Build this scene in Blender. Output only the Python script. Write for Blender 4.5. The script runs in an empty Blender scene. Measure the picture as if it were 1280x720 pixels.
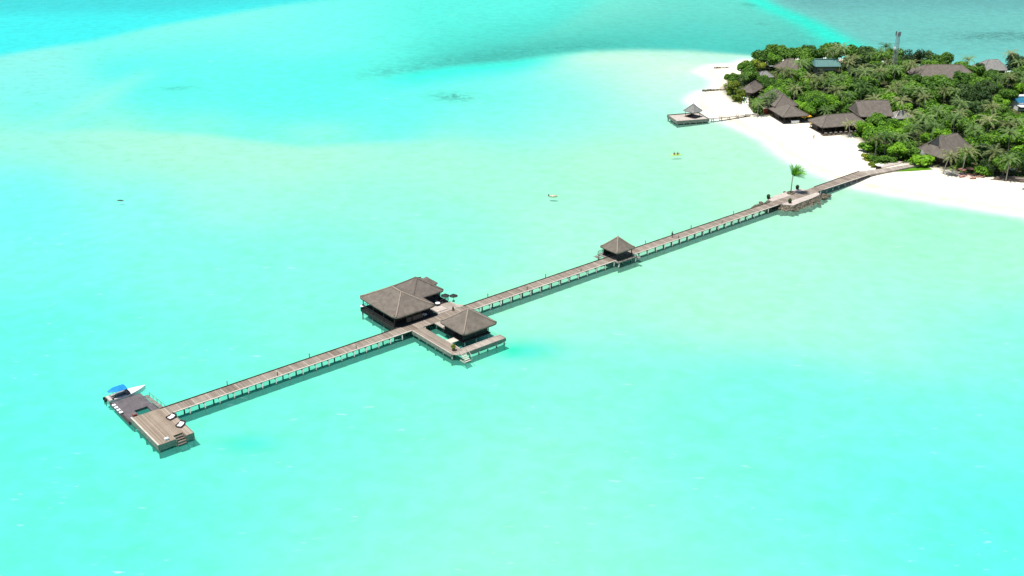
import bpy, math, random
import numpy as np
from mathutils import Vector, Matrix

random.seed(7)
PI = math.pi
scene = bpy.context.scene
COL = scene.collection

# ------------------------------------------------------------------ survey frame
F = 1370.0; H = 116.0; PT = math.atan(611.0 / F); SP, CP = math.sin(PT), math.cos(PT)
JA = math.atan2(1500, 1810)          # heading of the long jetty
CJ, SJ = math.cos(JA), math.sin(JA)

def P(px, py, z=0.0):
    """point on the level z seen at a photo pixel (survey of the place)"""
    a = (px - 640) / F; b = (360 - py) / F
    dx = a; dy = CP + b * SP; dz = -SP + b * CP
    t = (z - H) / dz
    return Vector((dx * t, dy * t, z))

_o = P(200, 511.5, 1.6); OX, OY = _o.x, _o.y
def J(u, v, z=0.0):
    return Vector((OX + u * CJ - v * SJ, OY + u * SJ + v * CJ, z))

def proj(x, y, z):
    zz = z - H
    dep = y * CP - zz * SP
    return 640 + F * x / dep, 360 - F * (y * SP + zz * CP) / dep

# ------------------------------------------------------------------ materials
def newmat(name):
    m = bpy.data.materials.new(name); m.use_nodes = True
    nt = m.node_tree; nt.nodes.clear()
    out = nt.nodes.new('ShaderNodeOutputMaterial')
    return m, nt, out

def N(nt, t, **k):
    n = nt.nodes.new(t)
    for a, b in k.items(): setattr(n, a, b)
    return n

def rough_mat(name, c1, c2, scale=3.0, rough=0.85, bump=0.0, stretch=(1, 1, 1), detail=4, c3=None, island=0.0, spec=0.3, bscale=None, metallic=0):
    """base colour: noise between c1 and c2 with fine grain"""
    m, nt, out = newmat(name)
    b = N(nt, 'ShaderNodeBsdfPrincipled')
    b.inputs['Roughness'].default_value = rough
    b.inputs['Metallic'].default_value = metallic
    b.inputs['Specular IOR Level'].default_value = spec
    tc = N(nt, 'ShaderNodeTexCoord'); mp = N(nt, 'ShaderNodeMapping')
    mp.inputs['Scale'].default_value = stretch
    nt.links.new(tc.outputs['Object'], mp.inputs['Vector'])
    nz = N(nt, 'ShaderNodeTexNoise'); nz.inputs['Scale'].default_value = scale; nz.inputs['Detail'].default_value = detail
    nz.inputs['Roughness'].default_value = 0.65
    nt.links.new(mp.outputs[0], nz.inputs['Vector'])
    r = N(nt, 'ShaderNodeValToRGB')
    r.color_ramp.elements[0].position = 0.32; r.color_ramp.elements[0].color = (*c1, 1)
    r.color_ramp.elements[1].position = 0.68; r.color_ramp.elements[1].color = (*c2, 1)
    if c3:
        e = r.color_ramp.elements.new(0.5); e.color = (*c3, 1)
    src = nz.outputs['Fac']
    if island > 0:
        g = N(nt, 'ShaderNodeNewGeometry')
        mx = N(nt, 'ShaderNodeMix', data_type='FLOAT'); mx.inputs[0].default_value = island
        nt.links.new(src, mx.inputs[2]); nt.links.new(g.outputs['Random Per Island'], mx.inputs[3])
        src = mx.outputs[0]
    nt.links.new(src, r.inputs['Fac'])
    nt.links.new(r.outputs['Color'], b.inputs['Base Color'])
    if bump:
        n2 = N(nt, 'ShaderNodeTexNoise'); n2.inputs['Scale'].default_value = bscale or scale * 5; n2.inputs['Detail'].default_value = 3
        nt.links.new(mp.outputs[0], n2.inputs['Vector'])
        bp = N(nt, 'ShaderNodeBump'); bp.inputs['Strength'].default_value = bump; bp.inputs['Distance'].default_value = 0.1
        nt.links.new(n2.outputs['Fac'], bp.inputs['Height']); nt.links.new(bp.outputs[0], b.inputs['Normal'])
    nt.links.new(b.outputs[0], out.inputs[0])
    return m

def plank_mat(name, cols, pitch=0.28, along='x', rough=0.8, panel=3.3, joint=(0.42, 0.36, 0.30)):
    """weathered boards across the walkway, greyed patch by patch, pale joints every panel"""
    m, nt, out = newmat(name)
    b = N(nt, 'ShaderNodeBsdfPrincipled'); b.inputs['Roughness'].default_value = rough; b.inputs['Specular IOR Level'].default_value = 0.25
    tc = N(nt, 'ShaderNodeTexCoord'); sx = N(nt, 'ShaderNodeSeparateXYZ'); nt.links.new(tc.outputs['Object'], sx.inputs[0])
    ax = sx.outputs['X' if along == 'x' else 'Y']
    def math_(op, a, bval=None):
        n = N(nt, 'ShaderNodeMath', operation=op)
        if isinstance(a, (int, float)): n.inputs[0].default_value = a
        else: nt.links.new(a, n.inputs[0])
        if bval is not None:
            if isinstance(bval, (int, float)): n.inputs[1].default_value = bval
            else: nt.links.new(bval, n.inputs[1])
        return n.outputs[0]
    idx = math_('FLOOR', math_('DIVIDE', ax, pitch))
    pn = math_('FLOOR', math_('DIVIDE', ax, panel))
    wn = N(nt, 'ShaderNodeTexWhiteNoise', noise_dimensions='1D'); nt.links.new(idx, wn.inputs['W'])
    wp = N(nt, 'ShaderNodeTexWhiteNoise', noise_dimensions='1D'); nt.links.new(pn, wp.inputs['W'])
    nz = N(nt, 'ShaderNodeTexNoise'); nz.inputs['Scale'].default_value = 0.35; nz.inputs['Detail'].default_value = 5
    nt.links.new(tc.outputs['Object'], nz.inputs['Vector'])
    s = math_('ADD', math_('MULTIPLY', wn.outputs['Value'], 0.3), math_('MULTIPLY', wp.outputs['Value'], 0.25))
    s = math_('ADD', s, math_('MULTIPLY', nz.outputs['Fac'], 0.55))
    r = N(nt, 'ShaderNodeValToRGB')
    r.color_ramp.elements[0].position = 0.25; r.color_ramp.elements[0].color = (*cols[0], 1)
    r.color_ramp.elements[1].position = 0.8; r.color_ramp.elements[1].color = (*cols[2], 1)
    e = r.color_ramp.elements.new(0.5); e.color = (*cols[1], 1)
    nt.links.new(s, r.inputs['Fac'])
    fr = math_('FRACT', math_('DIVIDE', ax, panel))
    jm = math_('LESS_THAN', fr, 0.075)
    mx = N(nt, 'ShaderNodeMix', data_type='RGBA'); nt.links.new(math_('MULTIPLY', jm, 0.75), mx.inputs[0])
    nt.links.new(r.outputs['Color'], mx.inputs[6]); mx.inputs[7].default_value = (*joint, 1)
    f2 = math_('FRACT', math_('DIVIDE', ax, pitch)); gap = math_('LESS_THAN', f2, 0.08)
    m2 = N(nt, 'ShaderNodeMix', data_type='RGBA'); nt.links.new(gap, m2.inputs[0])
    nt.links.new(mx.outputs[2], m2.inputs[6]); m2.inputs[7].default_value = (0.05, 0.04, 0.035, 1)
    nt.links.new(m2.outputs[2], b.inputs['Base Color'])
    nt.links.new(b.outputs[0], out.inputs[0])
    return m

def leaf_mat(name, dark, mid, light, trans=0.36, rnd=0.55):
    m, nt, out = newmat(name)
    g = N(nt, 'ShaderNodeNewGeometry'); oi = N(nt, 'ShaderNodeObjectInfo')
    tc = N(nt, 'ShaderNodeTexCoord')
    nz = N(nt, 'ShaderNodeTexNoise'); nz.inputs['Scale'].default_value = 0.55; nz.inputs['Detail'].default_value = 2
    nt.links.new(tc.outputs['Object'], nz.inputs['Vector'])
    mx = N(nt, 'ShaderNodeMix', data_type='FLOAT'); mx.inputs[0].default_value = rnd
    nt.links.new(nz.outputs['Fac'], mx.inputs[2]); nt.links.new(g.outputs['Random Per Island'], mx.inputs[3])
    ad = N(nt, 'ShaderNodeMath', operation='MULTIPLY_ADD'); nt.links.new(oi.outputs['Random'], ad.inputs[0])
    ad.inputs[1].default_value = 0.5; ad.inputs[2].default_value = -0.24
    a2 = N(nt, 'ShaderNodeMath', operation='ADD'); nt.links.new(ad.outputs[0], a2.inputs[0]); nt.links.new(mx.outputs[0], a2.inputs[1])
    r = N(nt, 'ShaderNodeValToRGB')
    r.color_ramp.elements[0].position = 0.1; r.color_ramp.elements[0].color = (*dark, 1)
    r.color_ramp.elements[1].position = 0.92; r.color_ramp.elements[1].color = (*light, 1)
    e = r.color_ramp.elements.new(0.5); e.color = (*mid, 1)
    nt.links.new(a2.outputs[0], r.inputs['Fac'])
    b = N(nt, 'ShaderNodeBsdfPrincipled'); b.inputs['Roughness'].default_value = 0.55; b.inputs['Specular IOR Level'].default_value = 0.35
    t = N(nt, 'ShaderNodeBsdfTranslucent'); ms = N(nt, 'ShaderNodeMixShader'); ms.inputs[0].default_value = trans
    nt.links.new(r.outputs['Color'], b.inputs['Base Color']); nt.links.new(r.outputs['Color'], t.inputs['Color'])
    nt.links.new(b.outputs[0], ms.inputs[1]); nt.links.new(t.outputs[0], ms.inputs[2]); nt.links.new(ms.outputs[0], out.inputs[0])
    return m

M = {}
M['thatch'] = rough_mat('thatch', (0.118, 0.096, 0.078), (0.186, 0.157, 0.128), 0.8, 0.95, 0.7, (1, 1, 0.35), 6, bscale=9)
M['thatch_dark'] = rough_mat('thatch_dark', (0.108, 0.09, 0.075), (0.170, 0.146, 0.122), 0.8, 0.95, 0.7, (1, 1, 0.35), 6, bscale=8)
M['thatch_grey'] = rough_mat('thatch_grey', (0.15, 0.15, 0.14), (0.28, 0.27, 0.25), 1.5, 0.95, 0.8, (1, 1, 0.35), 6, bscale=8)
M['ridge'] = rough_mat('ridge_thatch', (0.22, 0.17, 0.135), (0.33, 0.265, 0.215), 3, 0.95, 0.6)
M['deck'] = plank_mat('deck_planks', ((0.155, 0.12, 0.092), (0.225, 0.182, 0.142), (0.31, 0.26, 0.21)))
M['deck_grey'] = plank_mat('deck_planks_grey', ((0.23, 0.19, 0.155), (0.33, 0.285, 0.235), (0.43, 0.38, 0.325)))
M['platform'] = plank_mat('platform_planks', ((0.22, 0.17, 0.125), (0.295, 0.235, 0.175), (0.38, 0.32, 0.255)), pitch=0.3, along='x', panel=1.9, joint=(0.37, 0.29, 0.22))
M['pontoon'] = rough_mat('pontoon_cubes', (0.085, 0.075, 0.08), (0.14, 0.12, 0.125), 1.0, 0.8, 0.2)
M['wood_dark'] = rough_mat('wood_dark', (0.025, 0.02, 0.017), (0.065, 0.05, 0.042), 2.0, 0.75, 0.2)
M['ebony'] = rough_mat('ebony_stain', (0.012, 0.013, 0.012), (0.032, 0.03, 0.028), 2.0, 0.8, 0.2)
M['wood_mid'] = rough_mat('wood_mid', (0.12, 0.09, 0.07), (0.22, 0.17, 0.13), 2.0, 0.8, 0.2)
M['wood_pale'] = rough_mat('wood_pale', (0.42, 0.36, 0.30), (0.60, 0.54, 0.46), 1.5, 0.8, 0.1)
M['fascia'] = rough_mat('weathered_fascia', (0.13, 0.125, 0.105), (0.25, 0.235, 0.20), 1.2, 0.85, 0.3, (1, 1, 3))
M['piling'] = rough_mat('piling_concrete', (0.30, 0.32, 0.285), (0.56, 0.57, 0.52), 2.0, 0.85, 0.2)
M['stone'] = rough_mat('stone_wall', (0.045, 0.04, 0.03), (0.28, 0.235, 0.175), 1.6, 0.95, 1.0, (1, 1, 1.6), 6, c3=(0.12, 0.10, 0.07), bscale=3)
M['paving'] = rough_mat('paving', (0.36, 0.31, 0.265), (0.50, 0.44, 0.385), 0.8, 0.9, 0.1)
M['cream'] = rough_mat('cream_gelcoat', (0.62, 0.5, 0.26), (0.8, 0.72, 0.5), 2.0, 0.4, 0)
M['mast_steel'] = rough_mat('galvanised_steel', (0.24, 0.27, 0.27), (0.38, 0.42, 0.41), 1.5, 0.6, 0)
M['white'] = rough_mat('white_paint', (0.74, 0.74, 0.72), (0.85, 0.85, 0.83), 1.0, 0.45, 0)
M['blue'] = rough_mat('blue_canvas', (0.005, 0.16, 0.55), (0.01, 0.26, 0.75), 0.8, 0.6, 0.1)
M['teal_roof'] = rough_mat('teal_metal_roof', (0.07, 0.16, 0.145), (0.11, 0.22, 0.20), 0.6, 0.5, 0.2, (6, 0.4, 1))
M['blue_roof'] = rough_mat('blue_metal_roof', (0.015, 0.11, 0.19), (0.025, 0.16, 0.26), 0.6, 0.5, 0.1)
M['grey'] = rough_mat('grey_metal', (0.12, 0.13, 0.13), (0.22, 0.23, 0.23), 1.5, 0.5, 0, metallic=0.3)
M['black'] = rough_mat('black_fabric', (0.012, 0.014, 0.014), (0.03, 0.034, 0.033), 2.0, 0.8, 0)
M['red'] = rough_mat('red_wall', (0.20, 0.03, 0.02), (0.34, 0.07, 0.045), 1.5, 0.8, 0.1)
M['terracotta'] = rough_mat('terracotta_canvas', (0.30, 0.13, 0.09), (0.46, 0.24, 0.17), 2.0, 0.8, 0.1)
M['orange'] = rough_mat('orange_canvas', (0.65, 0.30, 0.01), (0.85, 0.48, 0.03), 2.0, 0.7, 0)
M['yellow'] = rough_mat('yellow_plastic', (0.55, 0.62, 0.03), (0.72, 0.75, 0.08), 2.0, 0.4, 0)
M['skin'] = rough_mat('skin', (0.22, 0.12, 0.08), (0.32, 0.18, 0.12), 4.0, 0.6, 0)
M['cloth_dark'] = rough_mat('dark_clothes', (0.02, 0.03, 0.035), (0.05, 0.07, 0.075), 5.0, 0.9, 0)
M['cloth_olive'] = rough_mat('olive_vest', (0.10, 0.09, 0.02), (0.2, 0.16, 0.05), 5.0, 0.9, 0)
M['hair'] = rough_mat('hair', (0.01, 0.008, 0.006), (0.03, 0.02, 0.015), 5.0, 0.7, 0)
M['wall'] = rough_mat('plaster_wall', (0.35, 0.33, 0.29), (0.5, 0.48, 0.43), 0.7, 0.9, 0.1)
M['mat_pink'] = rough_mat('pale_mat', (0.62, 0.42, 0.34), (0.75, 0.55, 0.46), 1.0, 0.9, 0)
M['glass'] = rough_mat('dark_glass', (0.02, 0.03, 0.035), (0.04, 0.05, 0.055), 1.0, 0.1, 0, spec=0.6)
M['bark'] = rough_mat('bark', (0.10, 0.08, 0.06), (0.22, 0.18, 0.14), 3.0, 0.95, 0.4)
M['palm_bark'] = rough_mat('palm_bark', (0.20, 0.18, 0.15), (0.36, 0.32, 0.27), 3.0, 0.95, 0.4, (1, 1, 4))
M['leaf_bright'] = leaf_mat('leaf_bright', (0.045, 0.13, 0.008), (0.14, 0.33, 0.014), (0.27, 0.52, 0.025))
M['leaf_mid'] = leaf_mat('leaf_mid', (0.03, 0.085, 0.008), (0.095, 0.225, 0.018), (0.20, 0.38, 0.035))
M['leaf_dark'] = leaf_mat('leaf_dark', (0.016, 0.042, 0.010), (0.045, 0.10, 0.022), (0.09, 0.17, 0.04))
M['leaf_olive'] = leaf_mat('leaf_olive', (0.07, 0.11, 0.008), (0.19, 0.27, 0.015), (0.36, 0.42, 0.03))
M['frond'] = leaf_mat('frond', (0.04, 0.10, 0.015), (0.13, 0.24, 0.05), (0.32, 0.42, 0.16), 0.36, 0.7)
M['frond_dry'] = leaf_mat('frond_dry', (0.06, 0.09, 0.02), (0.19, 0.23, 0.07), (0.40, 0.42, 0.19), 0.3, 0.7)
M['frond_bright'] = leaf_mat('frond_bright', (0.04, 0.16, 0.01), (0.11, 0.36, 0.02), (0.22, 0.50, 0.04), 0.35, 0.6)

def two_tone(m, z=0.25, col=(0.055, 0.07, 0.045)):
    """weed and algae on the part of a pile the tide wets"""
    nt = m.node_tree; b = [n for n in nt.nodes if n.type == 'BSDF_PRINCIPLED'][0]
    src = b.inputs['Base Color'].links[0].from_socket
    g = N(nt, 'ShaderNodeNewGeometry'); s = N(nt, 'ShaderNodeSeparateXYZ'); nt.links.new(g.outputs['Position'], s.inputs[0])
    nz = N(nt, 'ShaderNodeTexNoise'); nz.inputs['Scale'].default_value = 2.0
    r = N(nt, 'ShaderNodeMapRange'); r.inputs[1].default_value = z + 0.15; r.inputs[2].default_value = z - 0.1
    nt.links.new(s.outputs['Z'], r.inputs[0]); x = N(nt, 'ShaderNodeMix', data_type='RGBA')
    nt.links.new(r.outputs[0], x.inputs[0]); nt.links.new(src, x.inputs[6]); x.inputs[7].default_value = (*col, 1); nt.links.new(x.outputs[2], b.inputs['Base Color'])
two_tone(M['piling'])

# ------------------------------------------------------------------ mesh building
class MB:
    def __init__(s): s.v = []; s.f = []
    def add(s, verts, faces):
        n = len(s.v); s.v += [tuple(p) for p in verts]; s.f += [tuple(i + n for i in f) for f in faces]; return s
    def box(s, x0, y0, z0, x1, y1, z1, bev=0.0):
        if x0 > x1: x0, x1 = x1, x0
        if y0 > y1: y0, y1 = y1, y0
        if z0 > z1: z0, z1 = z1, z0
        if bev:
            b = min(bev, (x1 - x0) / 3, (y1 - y0) / 3, (z1 - z0) / 3)
            def ring(i, z): return [(x0 + i, y0 + i, z), (x1 - i, y0 + i, z), (x1 - i, y1 - i, z), (x0 + i, y1 - i, z)]
            v = ring(b, z0) + ring(0, z0 + b) + ring(0, z1 - b) + ring(b, z1)
            f = [(3, 2, 1, 0), (12, 13, 14, 15)]
            for k in range(3):
                for i in range(4):
                    a = k * 4; f.append((a + i, a + (i + 1) % 4, a + 4 + (i + 1) % 4, a + 4 + i))
            return s.add(v, f)
        v = [(x0, y0, z0), (x1, y0, z0), (x1, y1, z0), (x0, y1, z0), (x0, y0, z1), (x1, y0, z1), (x1, y1, z1), (x0, y1, z1)]
        return s.add(v, [(3, 2, 1, 0), (4, 5, 6, 7), (0, 1, 5, 4), (1, 2, 6, 5), (2, 3, 7, 6), (3, 0, 4, 7)])
    def tube(s, p, q, r, r2=None, n=8, cap=True):
        p = Vector(p); q = Vector(q); r2 = r if r2 is None else r2
        d = (q - p).normalized(); a = d.orthogonal().normalized(); b = d.cross(a)
        v = []
        for c, rr in ((p, r), (q, r2)):
            for i in range(n):
                t = 2 * PI * i / n; v.append(c + a * math.cos(t) * rr + b * math.sin(t) * rr)
        f = [(i, (i + 1) % n, n + (i + 1) % n, n + i) for i in range(n)]
        if cap: f += [tuple(reversed(range(n))), tuple(range(n, 2 * n))]
        return s.add(v, f)
    def path(s, pts, rads, n=7):
        pts = [Vector(p) for p in pts]; v = []; f = []
        for k, p in enumerate(pts):
            d = (pts[min(k + 1, len(pts) - 1)] - pts[max(k - 1, 0)]).normalized()
            ref = Vector((0, 1, 0.1)) if abs(d.y) < .8 else Vector((1, 0, 0.1))
            a = d.cross(ref).normalized(); b = d.cross(a)
            for i in range(n):
                t = 2 * PI * i / n; v.append(p + a * math.cos(t) * rads[k] + b * math.sin(t) * rads[k])
        for k in range(len(pts) - 1):
            for i in range(n): f.append((k * n + i, k * n + (i + 1) % n, (k + 1) * n + (i + 1) % n, (k + 1) * n + i))
        f += [tuple(reversed(range(n))), tuple(range(len(v) - n, len(v)))]
        return s.add(v, f)
    def prism(s, poly, z0, z1):
        n = len(poly)
        z0s = z0 if isinstance(z0, (list, tuple)) else [z0] * n
        v = [(p[0], p[1], z0s[i]) for i, p in enumerate(poly)] + [(p[0], p[1], z1) for p in poly]
        f = [tuple(reversed(range(n))), tuple(range(n, 2 * n))] + [(i, (i + 1) % n, n + (i + 1) % n, n + i) for i in range(n)]
        return s.add(v, f)
    def build(s, name, mat, parent=None, smooth=False):
        me = bpy.data.meshes.new(name); me.from_pydata(s.v, [], s.f); me.update()
        me.materials.append(M[mat] if isinstance(mat, str) else mat)
        if smooth:
            for p in me.polygons: p.use_smooth = True
        o = bpy.data.objects.new(name, me); COL.objects.link(o)
        if parent is not None: o.parent = parent
        return o

def tag(o, label=None, cat=None, group=None, kind=None):
    if label: o['label'] = label
    if cat: o['category'] = cat
    if group: o['group'] = group
    if kind: o['kind'] = kind
    return o

def thing(name, label, cat, loc=(0, 0, 0), rz=0.0, group=None):
    o = bpy.data.objects.new(name, None); COL.objects.link(o)
    o.empty_display_size = 0.3
    o.location = loc; o.rotation_euler = (0, 0, rz)
    return tag(o, label, cat, group)

def copy_tree(o, parent=None):
    c = o.copy(); COL.objects.link(c)
    if parent is not None: c.parent = parent
    for ch in list(o.children): copy_tree(ch, c)
    return c

def jthing(name, label, cat, u, v, z=0.0, group=None, rz=0.0):
    return thing(name, label, cat, J(u, v, z), JA + rz, group)

# thatched hipped roof with rounded, slightly sagging slopes
def hip_roof(x0, y0, x1, y1, ze, zr, hipx=None, hipy=None, thick=0.35, rad=0.8, curve=1.12, rings=9, ns=9):
    """x/y inset at the ridge: hipx, hipy (half widths for a pyramid)"""
    hx = (x1 - x0) / 2 if hipx is None else hipx; hy = (y1 - y0) / 2 if hipy is None else hipy
    def ring(t, z, grow=0.0):
        a0, a1 = x0 + hx * t - grow, x1 - hx * t + grow; b0, b1 = y0 + hy * t - grow, y1 - hy * t + grow
        r = min(rad * (1 - t) + 0.02, max((a1 - a0) / 2, 0.001), max((b1 - b0) / 2, 0.001))
        pts = []
        cs = [(a1 - r, b0 + r, -PI / 2), (a1 - r, b1 - r, 0), (a0 + r, b1 - r, PI / 2), (a0 + r, b0 + r, PI)]
        for k, (cx, cy, an) in enumerate(cs):
            arc = [(cx + r * math.cos(an + PI / 2 * i / 4), cy + r * math.sin(an + PI / 2 * i / 4)) for i in range(5)]
            pts += arc
            nx = cs[(k + 1) % 4]; an2 = nx[2]
            e = arc[-1]; st = (nx[0] + r * math.cos(an2), nx[1] + r * math.sin(an2))
            for i in range(1, ns): pts.append((e[0] + (st[0] - e[0]) * i / ns, e[1] + (st[1] - e[1]) * i / ns))
        rn = random.Random(int(t * 1000) + 5)
        return [(p[0], p[1], z + rn.uniform(-0.03, 0.03)) for p in pts]
    mb = MB(); R = []
    R.append(ring(0.12, ze - thick * 0.7)); R.append(ring(0.0, ze - thick)); R.append(ring(0, ze - thick * 0.35, 0.06)); R.append(ring(0.02, ze))
    for k in range(1, rings + 1):
        t = k / rings; R.append(ring(0.02 + t * 0.975, ze + (zr - ze) * (t ** curve)))
    n = len(R[0]); v = [p for r in R for p in r]; f = []
    for k in range(len(R) - 1):
        for i in range(n): f.append((k * n + i, k * n + (i + 1) % n, (k + 1) * n + (i + 1) % n, (k + 1) * n + i))
    f.append(tuple(range((len(R) - 1) * n, len(R) * n))); f.append(tuple(reversed(range(n))))
    mb.add(v, f)
    # hip caps along the four hips and the ridge
    caps = MB()
    for (sx, sy) in ((0, 0), (1, 0), (1, 1), (0, 1)):
        pts = []
        for k in range(0, 8):
            t = k / 7.0
            x = (x0 + hx * t) if sx == 0 else (x1 - hx * t); y = (y0 + hy * t) if sy == 0 else (y1 - hy * t)
            ins = rad * 0.29 * (1 - t)
            x += ins * (1 if sx == 0 else -1); y += ins * (1 if sy == 0 else -1)
            pts.append((x, y, ze + (zr - ze) * (t ** curve) + 0.02))
        caps.path(pts, [0.2] * 8, 6)
    caps.path([(x0 + hx - 0.05, y0 + hy - 0.05, zr), ((x0 + x1) / 2, (y0 + y1) / 2, zr + 0.03), (x1 - hx + 0.05, y1 - hy + 0.05, zr)], [0.24] * 3, 6)
    return mb, caps

# ------------------------------------------------------------------ camera, sun, sky
cam_d = bpy.data.cameras.new('camera'); cam = bpy.data.objects.new('camera', cam_d); COL.objects.link(cam)
cam.location = (0, 0, H); cam.rotation_euler = (PI / 2 - PT, 0, 0)
cam_d.sensor_width = 36; cam_d.lens = 36 * F / 1280; cam_d.clip_start = 1; cam_d.clip_end = 60000
scene.camera = cam

SUN_EL = math.radians(73); sdir = Vector((-0.86, -0.5, 0)).normalized()
sv = Vector((sdir.x * math.cos(SUN_EL), sdir.y * math.cos(SUN_EL), math.sin(SUN_EL)))
sl = bpy.data.lights.new('sun', 'SUN'); sl.energy = 5.0; sl.angle = math.radians(0.55); sl.color = (1.0, 0.965, 0.90)
so = bpy.data.objects.new('sun', sl); COL.objects.link(so); so.location = (-200, -100, 500)
so.rotation_euler = sv.to_track_quat('Z', 'Y').to_euler()
w = bpy.data.worlds.new('World'); scene.world = w; w.use_nodes = True
nt = w.node_tree; nt.nodes.clear()
sky = N(nt, 'ShaderNodeTexSky', sky_type='NISHITA'); sky.sun_disc = False; sky.sun_elevation = SUN_EL
sky.sun_rotation = math.atan2(sdir.x, sdir.y); sky.air_density = 1.0; sky.dust_density = 0.6; sky.ozone_density = 1.5
bg = N(nt, 'ShaderNodeBackground'); bg.inputs['Strength'].default_value = 0.10
wo = N(nt, 'ShaderNodeOutputWorld'); nt.links.new(sky.outputs[0], bg.inputs[0]); nt.links.new(bg.outputs[0], wo.inputs[0])
scene.view_settings.view_transform = 'Standard'; scene.view_settings.look = 'None'
scene.view_settings.gamma = 1; scene.view_settings.exposure = 0.30; scene.view_settings.use_curve_mapping = False
scene.render.engine = 'CYCLES'
scene.cycles.max_bounces = 8; scene.cycles.transparent_max_bounces = 12; scene.cycles.caustics_reflective = False; scene.cycles.caustics_refractive = False

# ------------------------------------------------------------------ ground and water sheets
SHORE_PX = [(1420, 300), (1280, 267), (1190, 251), (1115, 238), (1082, 232), (1056, 225), (1040, 218), (1000, 200), (976, 186), (960, 174),
            (940, 163), (918, 152), (898, 147), (884, 138), (874, 126), (884, 117), (902, 110), (903, 101), (893, 95), (881, 90), (896, 83), (925, 82), (936, 76)]
shore = [P(x, y)[:2] for x, y in SHORE_PX] + [(122, 530), (150, 536), (180, 528), (196, 507), (240, 506), (330, 505), (330, 300)]
VEG_PX = [(906, 112), (918, 128), (930, 131), (945, 143), (965, 145), (1008, 152), (1030, 165), (1066, 168), (1078, 174), (1082, 190), (1093, 206), (1140, 204), (1165, 208),
          (1185, 213), (1232, 221), (1290, 224), (1420, 240)]
veg = [P(x, y, 1)[:2] for x, y in VEG_PX] + [(325, 320), (325, 501), (198, 502), (178, 522), (150, 528), (124, 522), (110, 506), (103, 494), (93, 478)]

def sdist(X, Y, poly):
    """signed distance, positive inside"""
    p = np.array(poly); q = np.roll(p, -1, axis=0)
    D = np.full(X.shape, 1e9); ins = np.zeros(X.shape, bool)
    for (ax, ay), (bx, by) in zip(p, q):
        ex, ey = bx - ax, by - ay; t = np.clip(((X - ax) * ex + (Y - ay) * ey) / (ex * ex + ey * ey + 1e-9), 0, 1)
        D = np.minimum(D, np.hypot(X - ax - t * ex, Y - ay - t * ey))
        c = ((ay > Y) != (by > Y)) & (X < ex * (Y - ay) / (ey + 1e-12) + ax)
        ins ^= c
    return np.where(ins, D, -D)

def axis(lo, hi, step):
    a = list(np.arange(lo, hi + 0.1, step)); s = step; x = a[-1]; up = []
    while x < 22000: s *= 1.5; x += s; up.append(x)
    s = step; x = a[0]; dn = []
    while x > -22000: s *= 1.5; x -= s; dn.append(x)
    return np.array(dn[::-1] + a + up)

def smooth(a, b, x):
    t = np.clip((x - a) / (b - a), 0, 1); return t * t * (3 - 2 * t)

_rs = np.random.RandomState(3)
_waves = [(_rs.uniform(0.01, 0.09), _rs.uniform(0, 2 * PI), _rs.uniform(0, 2 * PI)) for _ in range(14)]
def wob(X, Y, k=1.0):
    s = 0
    for f, a, p in _waves: s = s + np.sin(f * k * (X * np.cos(a) + Y * np.sin(a)) + p)
    return s / 5.0

def grid(xs, ys, Z, name, mat):
    nx, ny = len(xs), len(ys)
    X, Y = np.meshgrid(xs, ys)
    co = np.stack([X, Y, Z], -1).reshape(-1, 3)
    i = np.arange(nx * ny).reshape(ny, nx)
    f = np.stack([i[:-1, :-1], i[:-1, 1:], i[1:, 1:], i[1:, :-1]], -1).reshape(-1, 4)
    me = bpy.data.meshes.new(name)
    me.vertices.add(len(co)); me.vertices.foreach_set('co', co.ravel())
    me.loops.add(f.size); me.loops.foreach_set('vertex_index', f.ravel().astype(np.int32))
    me.polygons.add(len(f)); me.polygons.foreach_set('loop_start', np.arange(0, f.size, 4, dtype=np.int32))
    me.polygons.foreach_set('loop_total', np.full(len(f), 4, np.int32))
    me.update(); me.validate()
    me.polygons.foreach_set('use_smooth', np.ones(len(me.polygons), bool))
    me.materials.append(mat)
    o = bpy.data.objects.new(name, me); COL.objects.link(o)
    return o, X, Y

def attr(o, name, rgb):
    a = o.data.color_attributes.new(name, 'FLOAT_COLOR', 'POINT')
    a.data.foreach_set('color', np.concatenate([rgb.reshape(-1, 3), np.ones((rgb.size // 3, 1))], 1).astype(np.float32).ravel())

# ground: white coral sand under the lagoon, beach, leaf litter soil under the trees
xs = axis(-420, 420, 2.5); ys = axis(110, 740, 2.5)
GX, GY = np.meshgrid(xs, ys)
ds = sdist(GX, GY, shore) + 0.9 * wob(GX, GY, 2.2)
dv = sdist(GX, GY, veg) + 0.8 * wob(GX + 50, GY, 3)
Z = np.where(ds > 0, np.minimum(ds * 0.075, 0.95) + 0.03, np.maximum(ds * 0.05, -1.45))
Z = Z + 0.05 * wob(GX, GY, 1.6) * smooth(3, 10, np.abs(ds)) + 0.02
Z = np.where(ds > 0, np.maximum(Z, 0.02), np.minimum(Z, -0.02))
Z = np.where((np.abs(GX) > 900) | (GY > 1200) | (GY < 0), -6.0, Z)
m, nt, out = newmat('ground')
at = N(nt, 'ShaderNodeVertexColor', layer_name='cover'); sp = N(nt, 'ShaderNodeSeparateColor'); nt.links.new(at.outputs[0], sp.inputs[0])
tc = N(nt, 'ShaderNodeTexCoord')
nz = N(nt, 'ShaderNodeTexNoise'); nz.inputs['Scale'].default_value = 0.25; nz.inputs['Detail'].default_value = 7; nt.links.new(tc.outputs['Object'], nz.inputs[0])
sand = N(nt, 'ShaderNodeValToRGB'); sand.color_ramp.elements[0].position = 0.3; sand.color_ramp.elements[0].color = (0.70, 0.665, 0.60, 1)
sand.color_ramp.elements[1].position = 0.6; sand.color_ramp.elements[1].color = (0.78, 0.765, 0.72, 1); nt.links.new(nz.outputs[0], sand.inputs[0])
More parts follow.
